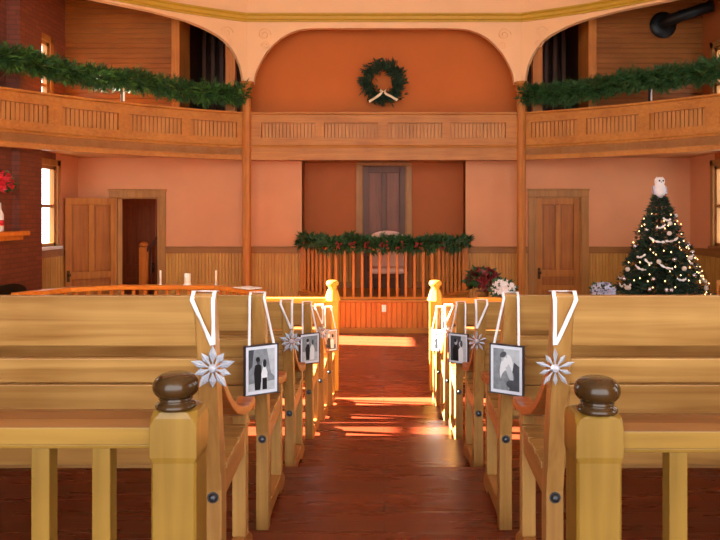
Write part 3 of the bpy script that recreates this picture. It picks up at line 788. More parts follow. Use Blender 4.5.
# ------------------------------------------------------------------ pews
PW = 3.3
def lean(z): return 0.0 if z < 0.42 else -0.12*(z-0.42)/0.60
def make_pew(s, label):
    """local origin: inner bottom corner of the rear aisle post; the pew runs towards s*x"""
    t = thing('pew', label, 'pew', (0,0,0), 'oak pews facing the platform')
    def X(a, b): return (s*a, s*b)
    post = [(0,0),(0,0.42),(-0.123,1.042),(-0.115,1.047),(-0.063,1.047),(-0.055,1.042),(0.066,0.42),(0.066,0)]
    for e, x0 in enumerate((0.0, PW-0.055)):
        mb = MB(); mb.prism(post, *X(x0,x0+0.055), 'x'); mb.build('rear_post', M['pew_z'], t, bevel=0.004)
        mb = MB(); mb.box(*X(x0+0.002,x0+0.052),0.385,0.44,0.10,0.552); mb.build('front_leg', M['pew_z'], t, bevel=0.004)
        run = [(0.066,0.02),(0.066,0.10),(0.40,0.10),(0.47,0.085),(0.53,0.045),(0.535,0),(0.40,0),(0.36,0.03),(0.14,0.03),(0.10,0.02)]
        mb = MB(); mb.prism(run, *X(x0+0.004,x0+0.05), 'x'); mb.build('foot_runner', M['pew_y'], t, bevel=0.004)
        sr = [(0.06,0.375),(0.06,0.460),(0.42,0.494),(0.46,0.494),(0.46,0.43),(0.39,0.405)]
        mb = MB(); mb.prism(sr, *X(x0+0.006,x0+0.048), 'x'); mb.build('seat_rail', M['pew_y'], t, bevel=0.004)
        # swept armrest with a rolled end
        c = [(-0.045,0.815),(-0.01,0.78),(0.03,0.742),(0.08,0.698),(0.14,0.656),(0.22,0.614),(0.32,0.580),(0.40,0.563),(0.47,0.557),(0.525,0.562)]
        up, dn = [], []
        for i,(y,z) in enumerate(c):
            y0,z0 = c[max(0,i-1)]; y1,z1 = c[min(len(c)-1,i+1)]; d = math.hypot(y1-y0,z1-z0); ny, nz = -(z1-z0)/d, (y1-y0)/d
            up.append((y+ny*0.016, z+nz*0.016)); dn.append((y-ny*0.016, z-nz*0.016))
        roll = [(0.525+0.026*math.cos(a), 0.552+0.026*math.sin(a)) for a in (PI*0.45,PI*0.2,0,-PI*0.2,-PI*0.5,-PI*0.75)]
        mb = MB(); mb.prism(up+roll+dn[::-1], *X(x0-0.004,x0+0.06), 'x'); mb.build('armrest', M['arm'], t, bevel=0.004)
        b = MB(); xx = s*(x0+0.0275)
        b.lathe([(0.001,-0.014),(0.008,-0.014),(0.012,-0.010),(0.0135,-0.003),(0.0135,0.0)], (xx,0,0.40), 10, 'y')
        b.lathe([(0.018,-0.002),(0.018,0.001)], (xx,0,0.40), 12, 'y')
        b.build('bolt', M['steel'], t)
    def plank(z0, z1, nm, off=0.004, th=0.026):
        poly = [(lean(z0)+off,z0),(lean(z1)+off,z1),(lean(z1)+off+th,z1),(lean(z0)+off+th,z0)]
        mb = MB(); mb.prism(poly, *X(0.0555,PW-0.0555), 'x'); mb.build(nm, M['pew_x'], t, bevel=0.003)
    plank(0.888, 1.042, 'back_plank', 0.006, 0.028); plank(0.770, 0.846, 'back_plank', 0.02); plank(0.645, 0.764, 'back_plank', 0.012); plank(0.505, 0.641, 'back_plank', 0.008)
    mb = MB()
    z0, z1 = 0.5, 1.0
    mb.prism([(lean(z0)+0.05,z0),(lean(z1)+0.05,z1),(lean(z1)+0.085,z1),(lean(z0)+0.085,z0)], *X(1.02,1.08), 'x')
    mb.prism([(lean(z0)+0.05,z0),(lean(z1)+0.05,z1),(lean(z1)+0.085,z1),(lean(z0)+0.085,z0)], *X(2.2,2.26), 'x'); mb.build('back_brace', M['pew_z'], t)
    for i in range(4):
        y0 = 0.075+i*0.097; za = 0.462+0.034*(y0-0.06)/0.36; y1 = y0+0.085; zb = 0.462+0.034*(y1-0.06)/0.36
        mb = MB(); mb.prism([(y0,za),(y0,za+0.022),(y1,zb+0.022),(y1,zb)], *X(0.0,PW), 'x'); mb.build('seat_slat', M['pew_x'], t, bevel=0.003)
    return t
rows = [(2.18,0.65),(3.06,0.55),(3.94,0.413),(4.96,0.276),(5.87,0.14),(6.82,0.0)]
order = ['nearest', 'second', 'third', 'fourth', 'fifth', 'foremost']
for s, nm in ((-1,'left'),(1,'right')):
    first = None
    for i,(y,z) in enumerate(rows):
        orn = 'snowflake' if i % 2 == 0 else 'framed photograph'
        lab = '%s oak pew left of the aisle with a %s on its end' % (order[i], orn) if s < 0 else '%s oak pew right of the aisle with a %s on its end' % (order[i], orn)
        if first is None:
            first = make_pew(s, lab); first.location = (s*0.505, y, z)
        else: dup(first, (s*0.505, y, z), label=lab)

# ------------------------------------------------------------------ pew-end decorations
def snow_mesh(seed):
    r = random.Random(seed); mb = MB()
    def arm(a, r0, r1, w, d, off=0.0):
        u = Vector((math.cos(a),0,math.sin(a))); v = Vector((-math.sin(a),0,math.cos(a))); n = Vector((0,1,0)); p = u*r0; q = u*r1; m = u*(r0+(r1-r0)*0.62)
        vs = [p, m+v*w, m+n*d, m-v*w, m-n*d, q]
        mb.add(vs, [(0,1,2),(0,2,3),(0,3,4),(0,4,1),(5,2,1),(5,3,2),(5,4,3),(5,1,4)])
    for i in range(10):
        a = 2*PI*i/10+PI/2; lng = i % 2 == 0
        k_ = 1.0 if seed % 2 == 0 else 0.88; arm(a, 0.008, k_*(0.070 if lng else 0.058), 0.0098 if seed % 2 == 0 else 0.0072, 0.008)
        if seed % 2 == 0:
            for da in (-0.16,0.16): arm(a+da, 0.022, 0.052 if lng else 0.045, 0.0055, 0.006)
    mb.lathe([(0.001,-0.014),(0.010,-0.010),(0.014,0),(0.010,0.010),(0.001,0.014)], n=8, axis='y', smooth=False)
    return mb
def ribbon_mesh(top_l, top_r, z_top, z_bot, back, w=0.012):
    """a loop over the post top: two strands down to the ornament (local to the ornament centre)"""
    mb = MB()
    for x, e in ((top_l,-1),(top_r,1)):
        pts = [(x*0.9, back+0.05, z_top), (x, back+0.012, z_top+0.004), (x, back-0.006, z_top-0.02)]
        for i in range(1,7):
            f = i/6; pts.append((x*(1-f)+e*0.002*f, (back-0.008)*(1-f)+0.0*f, (z_top-0.02)*(1-f)+z_bot*f))
        wd = [(0,0,1)]*0 + [(math.cos(0.5*e*min(1,max(0,i-2)/3)),0.5*math.sin(i*0.9)*(i>2),0) for i in range(len(pts))]
        mb.strip(pts, wd, [w]*len(pts))
    mb.strip([(top_l*0.9,back+0.05,z_top),(top_r*0.9,back+0.05,z_top)], (0,1,0), w)
    return mb
def ell(cx, cz, rx, rz, rot=0, n=18):
    out = []
    for i in range(n):
        a = 2*PI*i/n; x, z = rx*math.cos(a), rz*math.sin(a); out.append((cx+x*math.cos(rot)-z*math.sin(rot), cz+x*math.sin(rot)+z*math.cos(rot)))
    return out
PHOTOS = [
 # background, list of (polygon, grey)
 (2, [([(-.5,-.5),(.5,-.5),(.5,-.28),(-.5,-.32)],3), ([(-.5,.5),(-.5,.0),(-.36,.1),(-.3,.5)],1), ([(.2,.5),(.5,.5),(.5,-.2),(.36,-.1)],3),
      ([(-.26,-.48),(-.3,-.05),(-.26,.12),(-.12,.16),(-.02,.1),(.0,-.1),(-.06,-.48)],0), (ell(-.13,.22,.075,.085),1), (ell(-.15,.26,.08,.06),0),
      ([(.0,-.48),(-.02,-.1),(.04,.06),(.16,.06),(.22,-.08),(.2,-.48)],4), ([(.02,-.48),(.02,-.2),(.2,-.2),(.2,-.48)],0), (ell(.07,.13,.07,.08),3), (ell(.11,.15,.07,.1),0)]),
 (3, [([(-.5,-.5),(.1,-.5),(-.1,.5),(-.5,.5)],2), ([(.1,-.5),(.5,-.5),(.5,.1),(.3,.2)],1), (ell(.0,.02,.24,.36,-.3),4), (ell(-.08,.3,.12,.12),3), (ell(-.12,.36,.13,.07,.3),1),
      (ell(.05,-.2,.26,.2,.4),2), (ell(.12,-.05,.1,.24,.5),3), (ell(.2,-.34,.2,.1),1), (ell(-.02,.18,.1,.12),4)]),
 (2, [([(-.5,-.5),(.5,-.5),(.5,-.15),(-.5,-.1)],3), ([(-.25,-.45),(-.3,.0),(-.2,.18),(-.06,.18),(.0,.0),(-.04,-.45)],0), (ell(-.14,.28,.085,.1),3), (ell(-.15,.33,.09,.07),0),
      ([(.02,-.45),(.0,.0),(.08,.12),(.22,.12),(.3,-.04),(.28,-.45)],4), (ell(.14,.22,.085,.1),3), (ell(.17,.25,.08,.1),1)]),
 (1, [([(.1,-.5),(.5,-.5),(.5,.5),(.2,.5)],3), ([(-.34,-.5),(-.36,-.05),(-.24,.14),(-.06,.14),(.04,-.02),(.04,-.5)],0), (ell(-.14,.26,.1,.12),3), (ell(-.18,.32,.1,.08),0),
      ([(.04,-.5),(.02,-.06),(.12,.06),(.26,.06),(.34,-.1),(.34,-.5)],4), (ell(.16,.18,.09,.11),4), (ell(.22,.2,.08,.13),1)]),
 (5, [([(-.5,-.5),(.5,-.5),(.5,-.25),(-.5,-.2)],1), ([(-.3,-.45),(-.34,.0),(-.2,.16),(-.04,.1),(.0,-.45)],0), (ell(-.16,.26,.1,.12),4), ([(.02,-.45),(.0,.0),(.12,.1),(.3,.0),(.3,-.45)],4), (ell(.14,.2,.1,.12),3), (ell(.18,.24,.1,.1),0)]),
 (3, [([(-.5,-.5),(.5,-.5),(.5,-.1),(-.5,-.3)],1), ([(-.2,-.45),(-.26,.0),(-.1,.16),(.04,.1),(.06,-.45)],0), (ell(-.08,.26,.1,.12),3), (ell(-.1,.32,.1,.07),0), ([(.06,-.45),(.04,.0),(.16,.06),(.3,-.1),(.28,-.45)],2), (ell(.14,.16,.09,.11),4)]),
]
GM = ['g0','g1','g2','g3','g4','sepia']
def photo_frame(t, idx):
    w, h = 0.150, 0.208
    mb = MB(); b = 0.0048
    mb.box(-w/2,w/2,0.0,0.012,-h/2,h/2); 
    for (x0,x1,z0,z1) in ((-w/2,-w/2+b,-h/2,h/2),(w/2-b,w/2,-h/2,h/2),(-w/2,w/2,-h/2,-h/2+b),(-w/2,w/2,h/2-b,h/2)): mb.box(x0,x1,-0.006,0.0,z0,z1)
    fr = mb.build('frame', M['frame'], t)
    mb = MB(); mb.box(-w/2+b,w/2-b,-0.003,-0.0002,-h/2+b,h/2-b); m = mb.build('mount', M['mat'], t)
    pw, ph = 0.116, 0.172
    mb = MB(); bg, shapes = PHOTOS[idx]
    mb.box(-pw/2,pw/2,-0.0042,-0.003,-ph/2,ph/2,bg)
    clip = lambda v: max(-.5,min(.5,v))
    for k,(poly,g) in enumerate(shapes):
        mb.add([(clip(a)*pw,-0.0044-0.0001*k,clip(c)*ph) for a,c in poly], [tuple(range(len(poly)))], g)
    p = mb.build('photograph', [M[q] for q in GM], t, fix=False)
    return fr, m, p
labs = {
 ('s',-1,0):'clear crystal snowflake on white ribbon at the nearest left pew', ('s',-1,2):'clear crystal snowflake hanging from the third pew, left of the aisle', ('s',-1,4):'small far snowflake on the fifth pew, left of the aisle',
 ('s',1,0):'clear ten-armed crystal snowflake on white ribbon at the nearest right pew', ('s',1,2):'clear crystal snowflake hanging from the third pew, right of the aisle', ('s',1,4):'small far snowflake on the fifth pew, right of the aisle',
 ('f',-1,1):'framed photograph of a standing couple on the second left pew', ('f',-1,3):'framed photograph of a couple on the fourth pew, left of the aisle', ('f',-1,5):'warm-toned framed photograph on the foremost left pew',
 ('f',1,1):'framed photograph of a hugging couple on the second right pew', ('f',1,3):'framed photograph of a couple on the fourth pew, right of the aisle', ('f',1,5):'small pale framed photograph on the foremost right pew'}
pidx = {(-1,1):0,(1,1):1,(-1,3):2,(1,3):3,(-1,5):4,(1,5):5}
for s in (-1,1):
    for i,(y,z) in enumerate(rows):
        xc = s*(0.505+0.0275)
        if i % 2 == 0:
            zc = 0.825; yc = y+lean(zc)-0.024
            t = thing('snowflake_ornament', labs[('s',s,i)], 'ornament', (s*0.508, yc, z+zc), 'crystal snowflakes along the aisle')
            mb = snow_mesh(2 if s < 0 else 1); o = mb.build('crystal', M['crystal'], t, fix=False)
            zt = 1.051-zc; bk = (y+lean(1.02))-yc
            xs = (-0.030, 0.031) if s < 0 else (-0.028, 0.032)
            xo = (s*0.5325)-(s*0.508)
            mb = ribbon_mesh(xo-0.031, xo+0.031, zt, 0.07, bk); mb.build('ribbon', M['ribbon'], t)
            mb = MB(); mb.tube([(0.006*math.cos(a),0,0.075+0.006*math.sin(a)) for a in [2*PI*q/10 for q in range(11)]], 0.001, 5); mb.build('hanging_loop', M['silver'], t)
        else:
            zc = 0.735; yc = y+lean(zc)-0.075
            t = thing('photo_frame', labs[('f',s,i)], 'picture frame', (s*0.512, yc, z+zc), 'framed photographs along the aisle')
            parts = photo_frame(t, pidx[(s,i)])
            yaw = math.radians(33)*(-s)
            for o in parts: o.rotation_euler = (0, 0, yaw)
            zt = 1.051-zc; bk = (y+lean(1.02))-yc; mb = MB()
            xo = s*0.5325-s*0.512
            for e in (-1,1):
                bx, by = e*0.055*math.cos(yaw), e*0.055*math.sin(yaw)+0.006
                pts = [(xo+e*0.025,bk+0.05,zt),(xo+e*0.03,bk+0.012,zt+0.004),(xo+e*0.03,bk-0.006,zt-0.02)]
                for q in range(1,7):
                    f = q/6; pts.append(((xo+e*0.03)*(1-f)+bx*f,(bk-0.008)*(1-f)+by*f,(zt-0.02)*(1-f)+0.104*f))
                mb.strip(pts, [(1,0.3*math.sin(q)*(q>2),0) for q in range(len(pts))], 0.011)
            mb.strip([(xo-0.025,bk+0.05,zt),(xo+0.025,bk+0.05,zt)], (0,1,0), 0.013)
            mb.build('ribbon', M['ribbon'], t)

# ------------------------------------------------------------------ near balustrades
for s, nm in ((-1,'left'),(1,'right')):
    dz = 0.0 if s < 0 else -0.010
    zb = 0.65
    t = thing('rear_balustrade', 'pine balustrade with dark ball-topped newel behind the nearest %s pew' % nm, 'balustrade', (-0.512 if s < 0 else 0.524, 1.755, zb))
    w = 0.0575
    nb = MB()
    z1 = 0.800+dz
    # square post with chamfered waist and cut corners at the top
    def ring(w_, c, z): 
        c = max(c, 0.0005)
        return [(-w_+c,-w_,z),(w_-c,-w_,z),(w_,-w_+c,z),(w_,w_-c,z),(w_-c,w_,z),(-w_+c,w_,z),(-w_,w_-c,z),(-w_,-w_+c,z)]
    rings = [ring(w*0.955,0.006,0),ring(w*0.955,0.006,0.676),ring(w,0.001,0.690),ring(w,0.001,0.765),ring(w,0.012,0.785),ring(w*0.95,0.022,z1),ring(w*0.82,0.028,z1+0.004)]
    vs = [v for r_ in rings for v in r_]; fs = [(j*8+i, j*8+(i+1)%8, (j+1)*8+(i+1)%8, (j+1)*8+i) for j in range(len(rings)-1) for i in range(8)]
    fs += [tuple(range(7,-1,-1)), tuple((len(rings)-1)*8+i for i in range(8))]
    nb.add(vs, fs)
    nw_ = nb.build('newel', M['newel'], t)
    fb = MB(); z0 = z1+0.003
    prof = [(0.044,0),(0.049,0.004),(0.050,0.009),(0.045,0.015),(0.040,0.018),(0.039,0.022),(0.042,0.026)]
    for i in range(13):
        a = -PI/2*0.72+ (PI/2*0.72+PI/2)*i/12; prof.append((0.022+0.0345*math.cos(a) if i<12 else 0.001, 0.0555+0.031*math.sin(a)))
    fb.lathe([(r_, z0+h_) for r_, h_ in prof], (-0.002 if s < 0 else 0.003,-0.024,0), n=32); f = fb.build('finial', M['finial'], nw_)
    L = 2.6
    cap = [(-0.03,0.756),(-0.024,0.762),(-0.012,0.772),(0.02,0.782),(0.05,0.780),(0.075,0.768),(0.082,0.756)]
    mb = MB(); mb.prism([(a,b+dz) for a,b in cap], s*w, s*L, 'x'); mb.build('rail_cap', M['railcap'], t, bevel=0.002)
    mb = MB(); mb.prism([(-0.028,0.712+dz),(-0.028,0.756+dz),(0.08,0.756+dz),(0.08,0.712+dz)], s*w, s*L, 'x'); mb.prism([(-0.02,0.700+dz),(-0.022,0.712+dz),(0.072,0.712+dz),(0.07,0.700+dz)], s*w, s*L, 'x'); mb.build('top_rail', M['railface'], t, bevel=0.003)
    mb = MB(); mb.box(s*w,s*L,-0.01,0.05,0.05,0.10); mb.build('bottom_rail', M['railface'], t, bevel=0.003)
    x0 = 0.1915 if s < 0 else 0.208
    for i in range(15):
        mb = MB(); mb.box(-0.023,0.023,-0.016,0.030,0.10,0.702+dz); mb.build('baluster', M['newel'], t, bevel=0.003, loc=(s*(x0+0.151*i),0,0))
    mb = MB(); mb.box(-0.05,0.05,-0.05,0.06,0,0.8); mb.build('end_post', M['newel'], t, loc=(s*(L+0.03),0,0))

# ------------------------------------------------------------------ greenery
def garland(path, r, n, L, w, mats, name, label, rr=R, flat=1.0, light=0.25, group=None):
    t = thing(name, label, 'garland', (0,0,0), group)
    P = [Vector(p) for p in path]; mb = MB()
    for i in range(n):
        f = R.uniform(0, len(P)-1.001); k = int(f); p = P[k].lerp(P[k+1], f-k); d = (P[k+1]-P[k]).normalized()
        u = d.orthogonal().normalized(); v = d.cross(u); a = R.uniform(0,2*PI); q = u*math.cos(a)+v*math.sin(a)
        bump = 0.75+0.35*math.sin(f*1.9)*math.sin(f*0.83+1)
        st = p+q*r*R.uniform(0.0,0.75)*bump
        dr = (q+d*R.choice((-1,1))*R.uniform(0.3,1.2)+Vector((0,0,R.uniform(-0.3,0.15))))
        mi = 1 if R.random() < light else 0
        for j in range(5):
            e = dr.normalized()+Vector((R.uniform(-.5,.5),R.uniform(-.5,.5),R.uniform(-.5,.5)))
            mb.leafq(st+dr.normalized()*L*0.25*j/5, e, L*R.uniform(0.6,1.1), w, mi)
    mb.build('foliage', mats, t, fix=False)
    mb = MB(); mb.tube(P, 0.015, 6); mb.build('core_rope', M['wire'], t)
    return t
for s, nm in ((-1,'left'),(1,'right')):
    pts = []
    for i in range(41):
        f = i/40; tt = 0.005+0.945*f; x,y,nx,ny = gal(tt, s)
        sag = 0.10*math.sin(PI*((f*2.2)%1.0))
        zz = 4.06+0.12*f-sag*0.6
        pts.append((x+nx*0.02, y+ny*0.02, zz))
    garland(pts, 0.21, 2600, 0.15, 0.018, [M['pine'], M['pinel']] if s<0 else [M['pine'], M['pine']], 'garland', 'thick pine garland strung above the %s gallery rail' % nm, group='pine garlands on the galleries')
    x,y,nx,ny = gal(gal_t(123.5) if s<0 else gal_t(120), s)
    t = thing('garland_stand', 'thin black iron stand holding up the %s gallery garland' % nm, 'stand', (x-nx*0.06,y-ny*0.06,ZR))
    mb = MB(); mb.tube([(0,0,0.008),(0,0,0.36)], 0.020, 8); mb.build('rod', M['black'], t)
    mb = MB(); mb.lathe([(0.05,0),(0.05,0.008),(0.02,0.012),(0.001,0.012)], n=14); mb.build('foot', M['black'], t)
    mb = MB(); mb.strip([(0.03,-0.01,0.02),(0.03,-0.01,0.15),(0.028,-0.012,0.30)], (1,0,0), 0.03); mb.build('ribbon', M['ribbon'], t)
a, b = pts[0], pts[1]
pr = [(-SX+0.02,YS-0.01),(-FX,YP0+0.03),(-0.3,YP0+0.03),(0.3,YP0+0.03),(FX,YP0+0.03),(SX-0.02,YS-0.01)]
pp = []
for (xa,ya),(xb,yb) in zip(pr[:-1],pr[1:]):
    for i in range(8):
        f = i/8; pp.append((xa+(xb-xa)*f, ya+(yb-ya)*f, ZP+ZRL+0.05+0.02*math.sin((xa+(xb-xa)*f)*9)))
pp.append((pr[-1][0],pr[-1][1],ZP+ZRL+0.03))
t = garland(pp, 0.150, 1700, 0.125, 0.024, [M['pine'], M['leaf']], 'garland', 'green garland with red berries along the platform railing', light=0.5)
for px in (302,322,338,352,368,384,400,418,441,460):
    x = (px-CX)*YP0/F; y = YP0
    if abs(x) > FX: y = YP0+(abs(x)-FX)*(YS-YP0)/(SX-FX)
    mb = MB(); 
    for j in range(9):
        c = Vector((x+R.uniform(-.06,.06), y-0.10+R.uniform(-.02,.02), ZP+ZRL+0.03+R.uniform(-.06,.06))); mb.lathe([(0.001,-0.016),(0.012,-0.011),(0.017,0),(0.012,0.011),(0.001,0.016)], c, 8)
    mb.build('berry_cluster', M['red'], t)
# wreath
wc = PX(383, 82, YB-0.15)
t = thing('wreath', 'round evergreen wreath with ivory ribbon on the upper orange wall', 'wreath', tuple(wc))
mb = MB()
for i in range(900):
    a = R.uniform(0,2*PI); rad = R.gauss(0.285,0.05); c = Vector((math.cos(a)*rad, R.uniform(-0.05,0.05), math.sin(a)*rad))
    tg = Vector((-math.sin(a),0,math.cos(a))); rd = Vector((math.cos(a),0,math.sin(a)))
    for j in range(3):
        mb.leafq(c, tg*R.uniform(0.1,0.8)+rd*R.uniform(-0.5,1)+Vector((0,R.uniform(-0.8,0.2),0)), R.uniform(0.07,0.13), 0.024)
mb.build('foliage', M['wreath'], t, fix=False)
mb = MB(); mb.tube([(0.285*math.cos(2*PI*i/24),0.03,0.285*math.sin(2*PI*i/24)) for i in range(25)], 0.03, 6); mb.build('wreath_ring', M['wire'], t)
mb = MB()
mb.strip([(-0.02,-0.10,-0.20),(-0.06,-0.12,-0.25),(-0.12,-0.11,-0.29),(-0.20,-0.10,-0.34),(-0.25,-0.1,-0.37)], (0,0.3,1), [0.04,0.05,0.05,0.045,0.05])
mb.strip([(0.03,-0.10,-0.20),(0.06,-0.12,-0.24),(0.13,-0.11,-0.27),(0.2,-0.10,-0.31),(0.26,-0.1,-0.34)], (0,0.3,1), [0.04,0.05,0.05,0.045,0.05])
mb.strip([(-0.01,-0.11,-0.20),(-0.05,-0.13,-0.16),(-0.01,-0.14,-0.21)], (0.3,0.3,1), 0.05); mb.strip([(0.02,-0.11,-0.20),(0.06,-0.13,-0.16),(0.02,-0.14,-0.21)], (0.3,0.3,1), 0.05)
mb.build('bow', M['ivory'], t)

# ------------------------------------------------------------------ christmas tree
TX, TY = 4.33, 11.0
t = thing('christmas_tree', 'tall decorated christmas tree in the right corner', 'tree', (TX,TY,0))
def trad(z): return max(0.07, 0.90*max(0.0,1-(z-0.25)/2.12)**0.88) if z > 0.25 else 0.90
mb = MB(); mb.tube([(0,0,0),(0,0,1.0),(0,0,2.2)], [0.05,0.035,0.012], 10); mb.build('trunk', M['bark'], t)
mb = MB(); mb.lathe([(0.26,0),(0.24,0.03),(0.1,0.06),(0.06,0.16),(0.001,0.16)], n=20); mb.build('stand', M['iron'], t)
mb = MB()
for lvl in range(17):
    z = 0.28+lvl*0.119; rad = trad(z); nb = max(8, int(34*rad/0.9)+5)
    for i in range(nb):
        a = 2*PI*(i+R.random())/nb; L = rad*R.uniform(0.82,1.06)
        out = Vector((math.cos(a),math.sin(a),0)); z0 = z+R.uniform(-0.04,0.04)
        for q in range(int(8+L*16)):
            f = 0.25+0.75*R.random(); p = out*L*f+Vector((0,0,z0+0.10*(1-f)-0.08*f*f))
            side = Vector((-out.y,out.x,0))*R.uniform(-1,1)
            for j in range(5):
                mb.leafq(p+side*0.05*R.random(), out*R.uniform(0.4,1)+side*1.1+Vector((0,0,R.uniform(-0.5,0.5))), R.uniform(0.06,0.11), 0.014)
for j in range(120): mb.leafq((0,0,2.13+R.uniform(-.1,.1)), (R.uniform(-1,1),R.uniform(-1,1),R.uniform(-.2,1)), 0.1, 0.014)
mb.build('foliage', M['fir'], t, fix=False)
def on_tree(f=1.0, front=True):
    while True:
        z = 0.3+1.85*(1-math.sqrt(R.random()))
        if R.random() < 0.35: z = R.uniform(0.9,1.95)
        a = R.uniform(PI,2*PI) if front else R.uniform(0,2*PI)
        r_ = trad(z)*R.uniform(0.9,1.05)*f
        return Vector((TX+math.cos(a)*r_, TY+math.sin(a)*r_, z)), a
# string of lights
ls = thing('string_lights', 'warm white string lights wound around the christmas tree', 'string lights', (TX,TY,0))
wp = []
for i in range(260):
    f = i/259; z = 0.3+1.85*f; a = f*9*2*PI; r_ = trad(z)*0.98; wp.append((math.cos(a)*r_, math.sin(a)*r_, z+0.02*math.sin(i*1.7)))
mb = MB(); mb.tube(wp, 0.004, 4); mb.build('cable', M['wire'], ls)
bme = MB(); bme.lathe([(0.001,-0.010),(0.0075,-0.005),(0.0088,0.002),(0.005,0.010),(0.001,0.012)], n=8)
proto = bme.build('bulb', M['bulb'], ls)
for i in range(98):
    o = proto if i == 0 else proto.copy()
    if i: C.objects.link(o); o.parent = ls
    p, a = on_tree(1.04, True); 
    if R.random() < 0.1: p, a = on_tree(1.02, False)
    o.location = p-Vector((TX,TY,0)); 
# baubles
bt = None
cols = ['silver','pearl']
wheres = []
for i in range(30):
    p, a = on_tree(1.0, True); p.z = max(0.82, p.z) if i < 24 else p.z
    r_ = trad(p.z)*1.0; p.x = TX+math.cos(a)*r_; p.y = TY+math.sin(a)*r_
    c = cols[i % 2]
    if bt is None or bt.get(c) is None:
        bt = bt or {}
        r0 = thing('bauble', '', 'bauble', tuple(p), 'baubles on the christmas tree')
        mb = MB(); mb.lathe([(0.001,-0.036)]+[(0.036*math.sin(PI*k/10), -0.036*math.cos(PI*k/10)) for k in range(1,10)]+[(0.001,0.036)], n=18); mb.build('ball', M[c], r0)
        mb = MB(); mb.lathe([(0.009,0.034),(0.009,0.044),(0.001,0.044)], n=10); mb.build('cap', M['brass'], r0)
        bt[c] = r0; o = r0
    else: o = dup(bt[c], tuple(p))
    o['label'] = 'small %s bauble hanging on the front of the christmas tree' % ('shiny silver' if c == 'silver' else 'pearly cream')
    o['group'] = 'silver baubles on the christmas tree' if c == 'silver' else 'cream baubles on the christmas tree'
for k_ in range(26):
    mb = MB()
    p, a = on_tree(1.02, True); rr0 = trad(p.z)*1.02; pp = []
    dz_ = R.uniform(-0.10,0.06); da = R.uniform(0.12,0.3)/max(0.3,rr0)*0.8
    for i in range(9):
        f = i/8; pp.append((TX+math.cos(a+da*(f-0.5))*rr0, TY+math.sin(a+da*(f-0.5))*rr0, p.z+dz_*f-0.03*math.sin(PI*f)))
    mb.strip(pp, [(0,0.5*math.sin(i+k_),1) for i in range(9)], [0.012+0.03*abs(math.sin(i*1.1+k_)) for i in range(9)])
    tag(mb.build('ribbon_curl', M['ribbon']), 'short white ribbon curl tied to a christmas tree branch', 'ribbon', 'white ribbon curls on the christmas tree')
t = thing('owl_topper', 'white owl figure perched on top of the christmas tree', 'tree topper', (TX, TY, 2.20))
mb = MB(); mb.lathe([(0.04,0),(0.085,0.05),(0.095,0.12),(0.08,0.19),(0.068,0.21),(0.078,0.25),(0.075,0.29),(0.05,0.32),(0.001,0.325)], n=20); mb.build('body', M['petal'], t)
for sx in (-1,1):
    mb = MB(); mb.lathe([(0.018,0),(0.001,0.03)], (sx*0.045,0,0.305), 8); mb.build('ear', M['petal'], t)
    mb = MB(); mb.lathe([(0.001,-0.008),(0.014,-0.004),(0.014,0.004)], (sx*0.03,-0.073,0.265), 10, 'y'); mb.build('eye', M['black'], t)
    mb = MB(); mb.prism([(-0.05,0.05),(0.03,0.07),(0.045,0.15),(0.02,0.19),(-0.03,0.17)], sx*0.08, sx*0.102, 'x'); mb.build('wing', M['lilac'], t)
mb = MB(); mb.lathe([(0.012,0),(0.001,-0.03)], (0,-0.07,0.245), 8, 'y'); mb.build('beak', M['pot'], t)

# flowers on small tables at the right
def side_table(loc, h, r, label):
    t = thing('plant_stand', label, 'table', loc)
    mb = MB(); mb.lathe([(r,h-0.03),(r+0.01,h-0.015),(r,h),(0.001,h)], n=28); mb.build('table_top', M['oak_x'], t)
    mb = MB(); mb.lathe([(0.04,0.05),(0.03,0.3),(0.045,0.5),(0.025,h-0.03)], n=14); mb.build('stem', M['oak_z'], t)
    for i in range(3):
        a = 2*PI*i/3+0.5; mb = MB(); mb.beam((0,0,0.16),(math.cos(a)*r*0.95,math.sin(a)*r*0.95,0.015),0.04,0.03); mb.build('leg', M['oak_z'], t)
p = PX(491,0,9.6); side_table((p.x,9.6,0),0.72,0.40,'round wooden plant stand holding the poinsettias')
flower_ball('poinsettia','dark red poinsettia beside the white one behind the right pews','potted plant',(PX(485,0,9.6).x-0.02,9.68,0.72),0.24,M['crimson'],M['pot'],60,0.75,M['leaf'],0.10,'poinsettias on the plant stand',0.16)
flower_ball('poinsettia','white poinsettia beside the dark red one behind the right pews','potted plant',(PX(501,0,9.4).x+0.02,9.33,0.72),0.165,M['petal'],M['pot'],55,0.7,M['leaf'],0.075,'poinsettias on the plant stand',0.13)
p = PX(603,0,9.8); side_table((p.x,9.8,0),0.66,0.26,'round wooden plant stand holding the pale lilac flowers')
flower_ball('potted_flowers','pale lilac flowers to the left of the christmas tree','potted plant',(p.x,9.8,0.66),0.19,M['lilac'],M['pot'],70,0.6,M['leaf'],0.06,None,0.12)
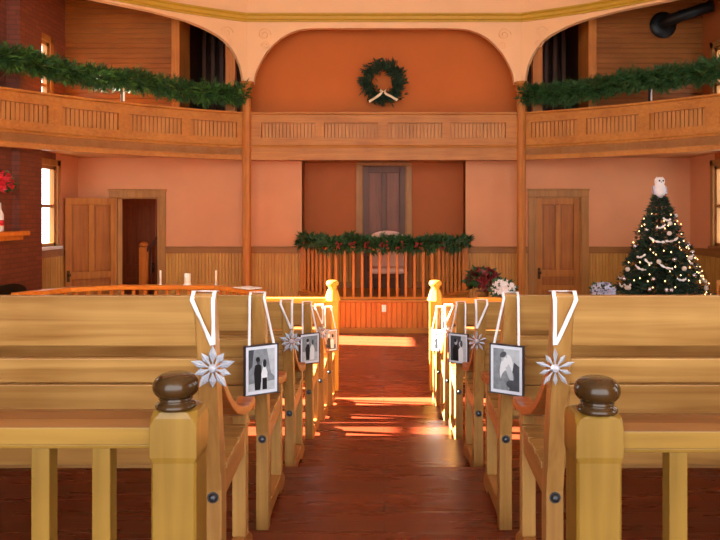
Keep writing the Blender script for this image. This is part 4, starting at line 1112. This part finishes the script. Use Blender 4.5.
# wooden chair at the right edge
t = thing('wooden_chair','plain wooden chair at the right edge beside the christmas tree','chair',(4.85,9.7,0),rz=math.radians(-20))
mb = MB(); mb.box(-0.21,0.21,-0.21,0.21,0.43,0.465); mb.build('seat', M['oak_x'], t, bevel=0.01)
for sx in (-1,1):
    mb = MB(); mb.tube([(sx*0.18,-0.18,0),(sx*0.17,-0.17,0.44)],0.02,10); mb.build('leg', M['oak_z'], t)
    mb = MB(); mb.tube([(sx*0.19,0.2,0),(sx*0.17,0.18,0.44),(sx*0.18,0.26,0.98)],0.02,10); mb.build('leg', M['oak_z'], t)
mb = MB(); mb.box(-0.2,0.2,0.235,0.262,0.90,1.0); mb.box(-0.19,0.19,0.215,0.24,0.66,0.72); mb.build('backrest', M['oak_x'], t, bevel=0.008)
for i in range(4):
    mb = MB(); x = -0.12+i*0.08; mb.tube([(x,0.225,0.70),(x,0.248,0.91)],0.01,8); mb.build('spindle', M['oak_z'], t)

# black stove pipe in the right gallery
pc = PX(663,25,12.29)
t = thing('stove_pipe','black stove pipe entering the boarded wall of the right gallery','stove pipe',tuple(pc))
mb = MB(); mb.lathe([(0.001,-0.03),(0.12,-0.05),(0.16,-0.035),(0.23,-0.02),(0.235,0.0)],n=32,axis='y'); mb.build('wall_collar', M['black'], t)
mb = MB(); mb.tube([(0,-0.02,0),(0,-0.12,0.0),(0.05,-0.22,0.03),(0.2,-0.3,0.08),(0.6,-0.6,0.16)],0.095,18); mb.build('pipe', M['black'], t)

# ------------------------------------------------------------------ daylight
w = bpy.data.worlds.new('sky'); bpy.context.scene.world = w; w.use_nodes = True
bg = w.node_tree.nodes['Background']; bg.inputs['Color'].default_value = (0.95, 0.98, 1.0, 1); bg.inputs['Strength'].default_value = 5.2
sd = bpy.data.lights.new('sun', 'SUN'); sd.energy = 185.0; sd.angle = math.radians(0.6); sd.color = (1.0, 0.93, 0.78)
so = bpy.data.objects.new('sun', sd); C.objects.link(so); so.location = (-12, 12, 8)
so.rotation_euler = Vector((1.0, -0.14, -0.443)).to_track_quat('-Z', 'Y').to_euler()

# ------------------------------------------------------------------ camera
cd = bpy.data.cameras.new('camera'); cam = bpy.data.objects.new('camera', cd); C.objects.link(cam)
cam.location = (0, 0, EYE); cam.rotation_euler = (PI/2, 0, 0)
cd.sensor_width = 36.0; cd.lens = F/720*36.0
cd.shift_x = (360-CX)/720.0; cd.shift_y = -(270-CY)/720.0
cd.clip_start = 0.05; cd.clip_end = 200
sc = bpy.context.scene; sc.camera = cam
vs_ = sc.view_settings; vs_.view_transform = 'Standard'; vs_.look = 'None'; vs_.gamma = 1.0; vs_.exposure = 0.0; vs_.use_curve_mapping = False
sc.cycles.use_denoising = True
sc.cycles.max_bounces = 10; sc.cycles.diffuse_bounces = 6; sc.cycles.sample_clamp_indirect = 8
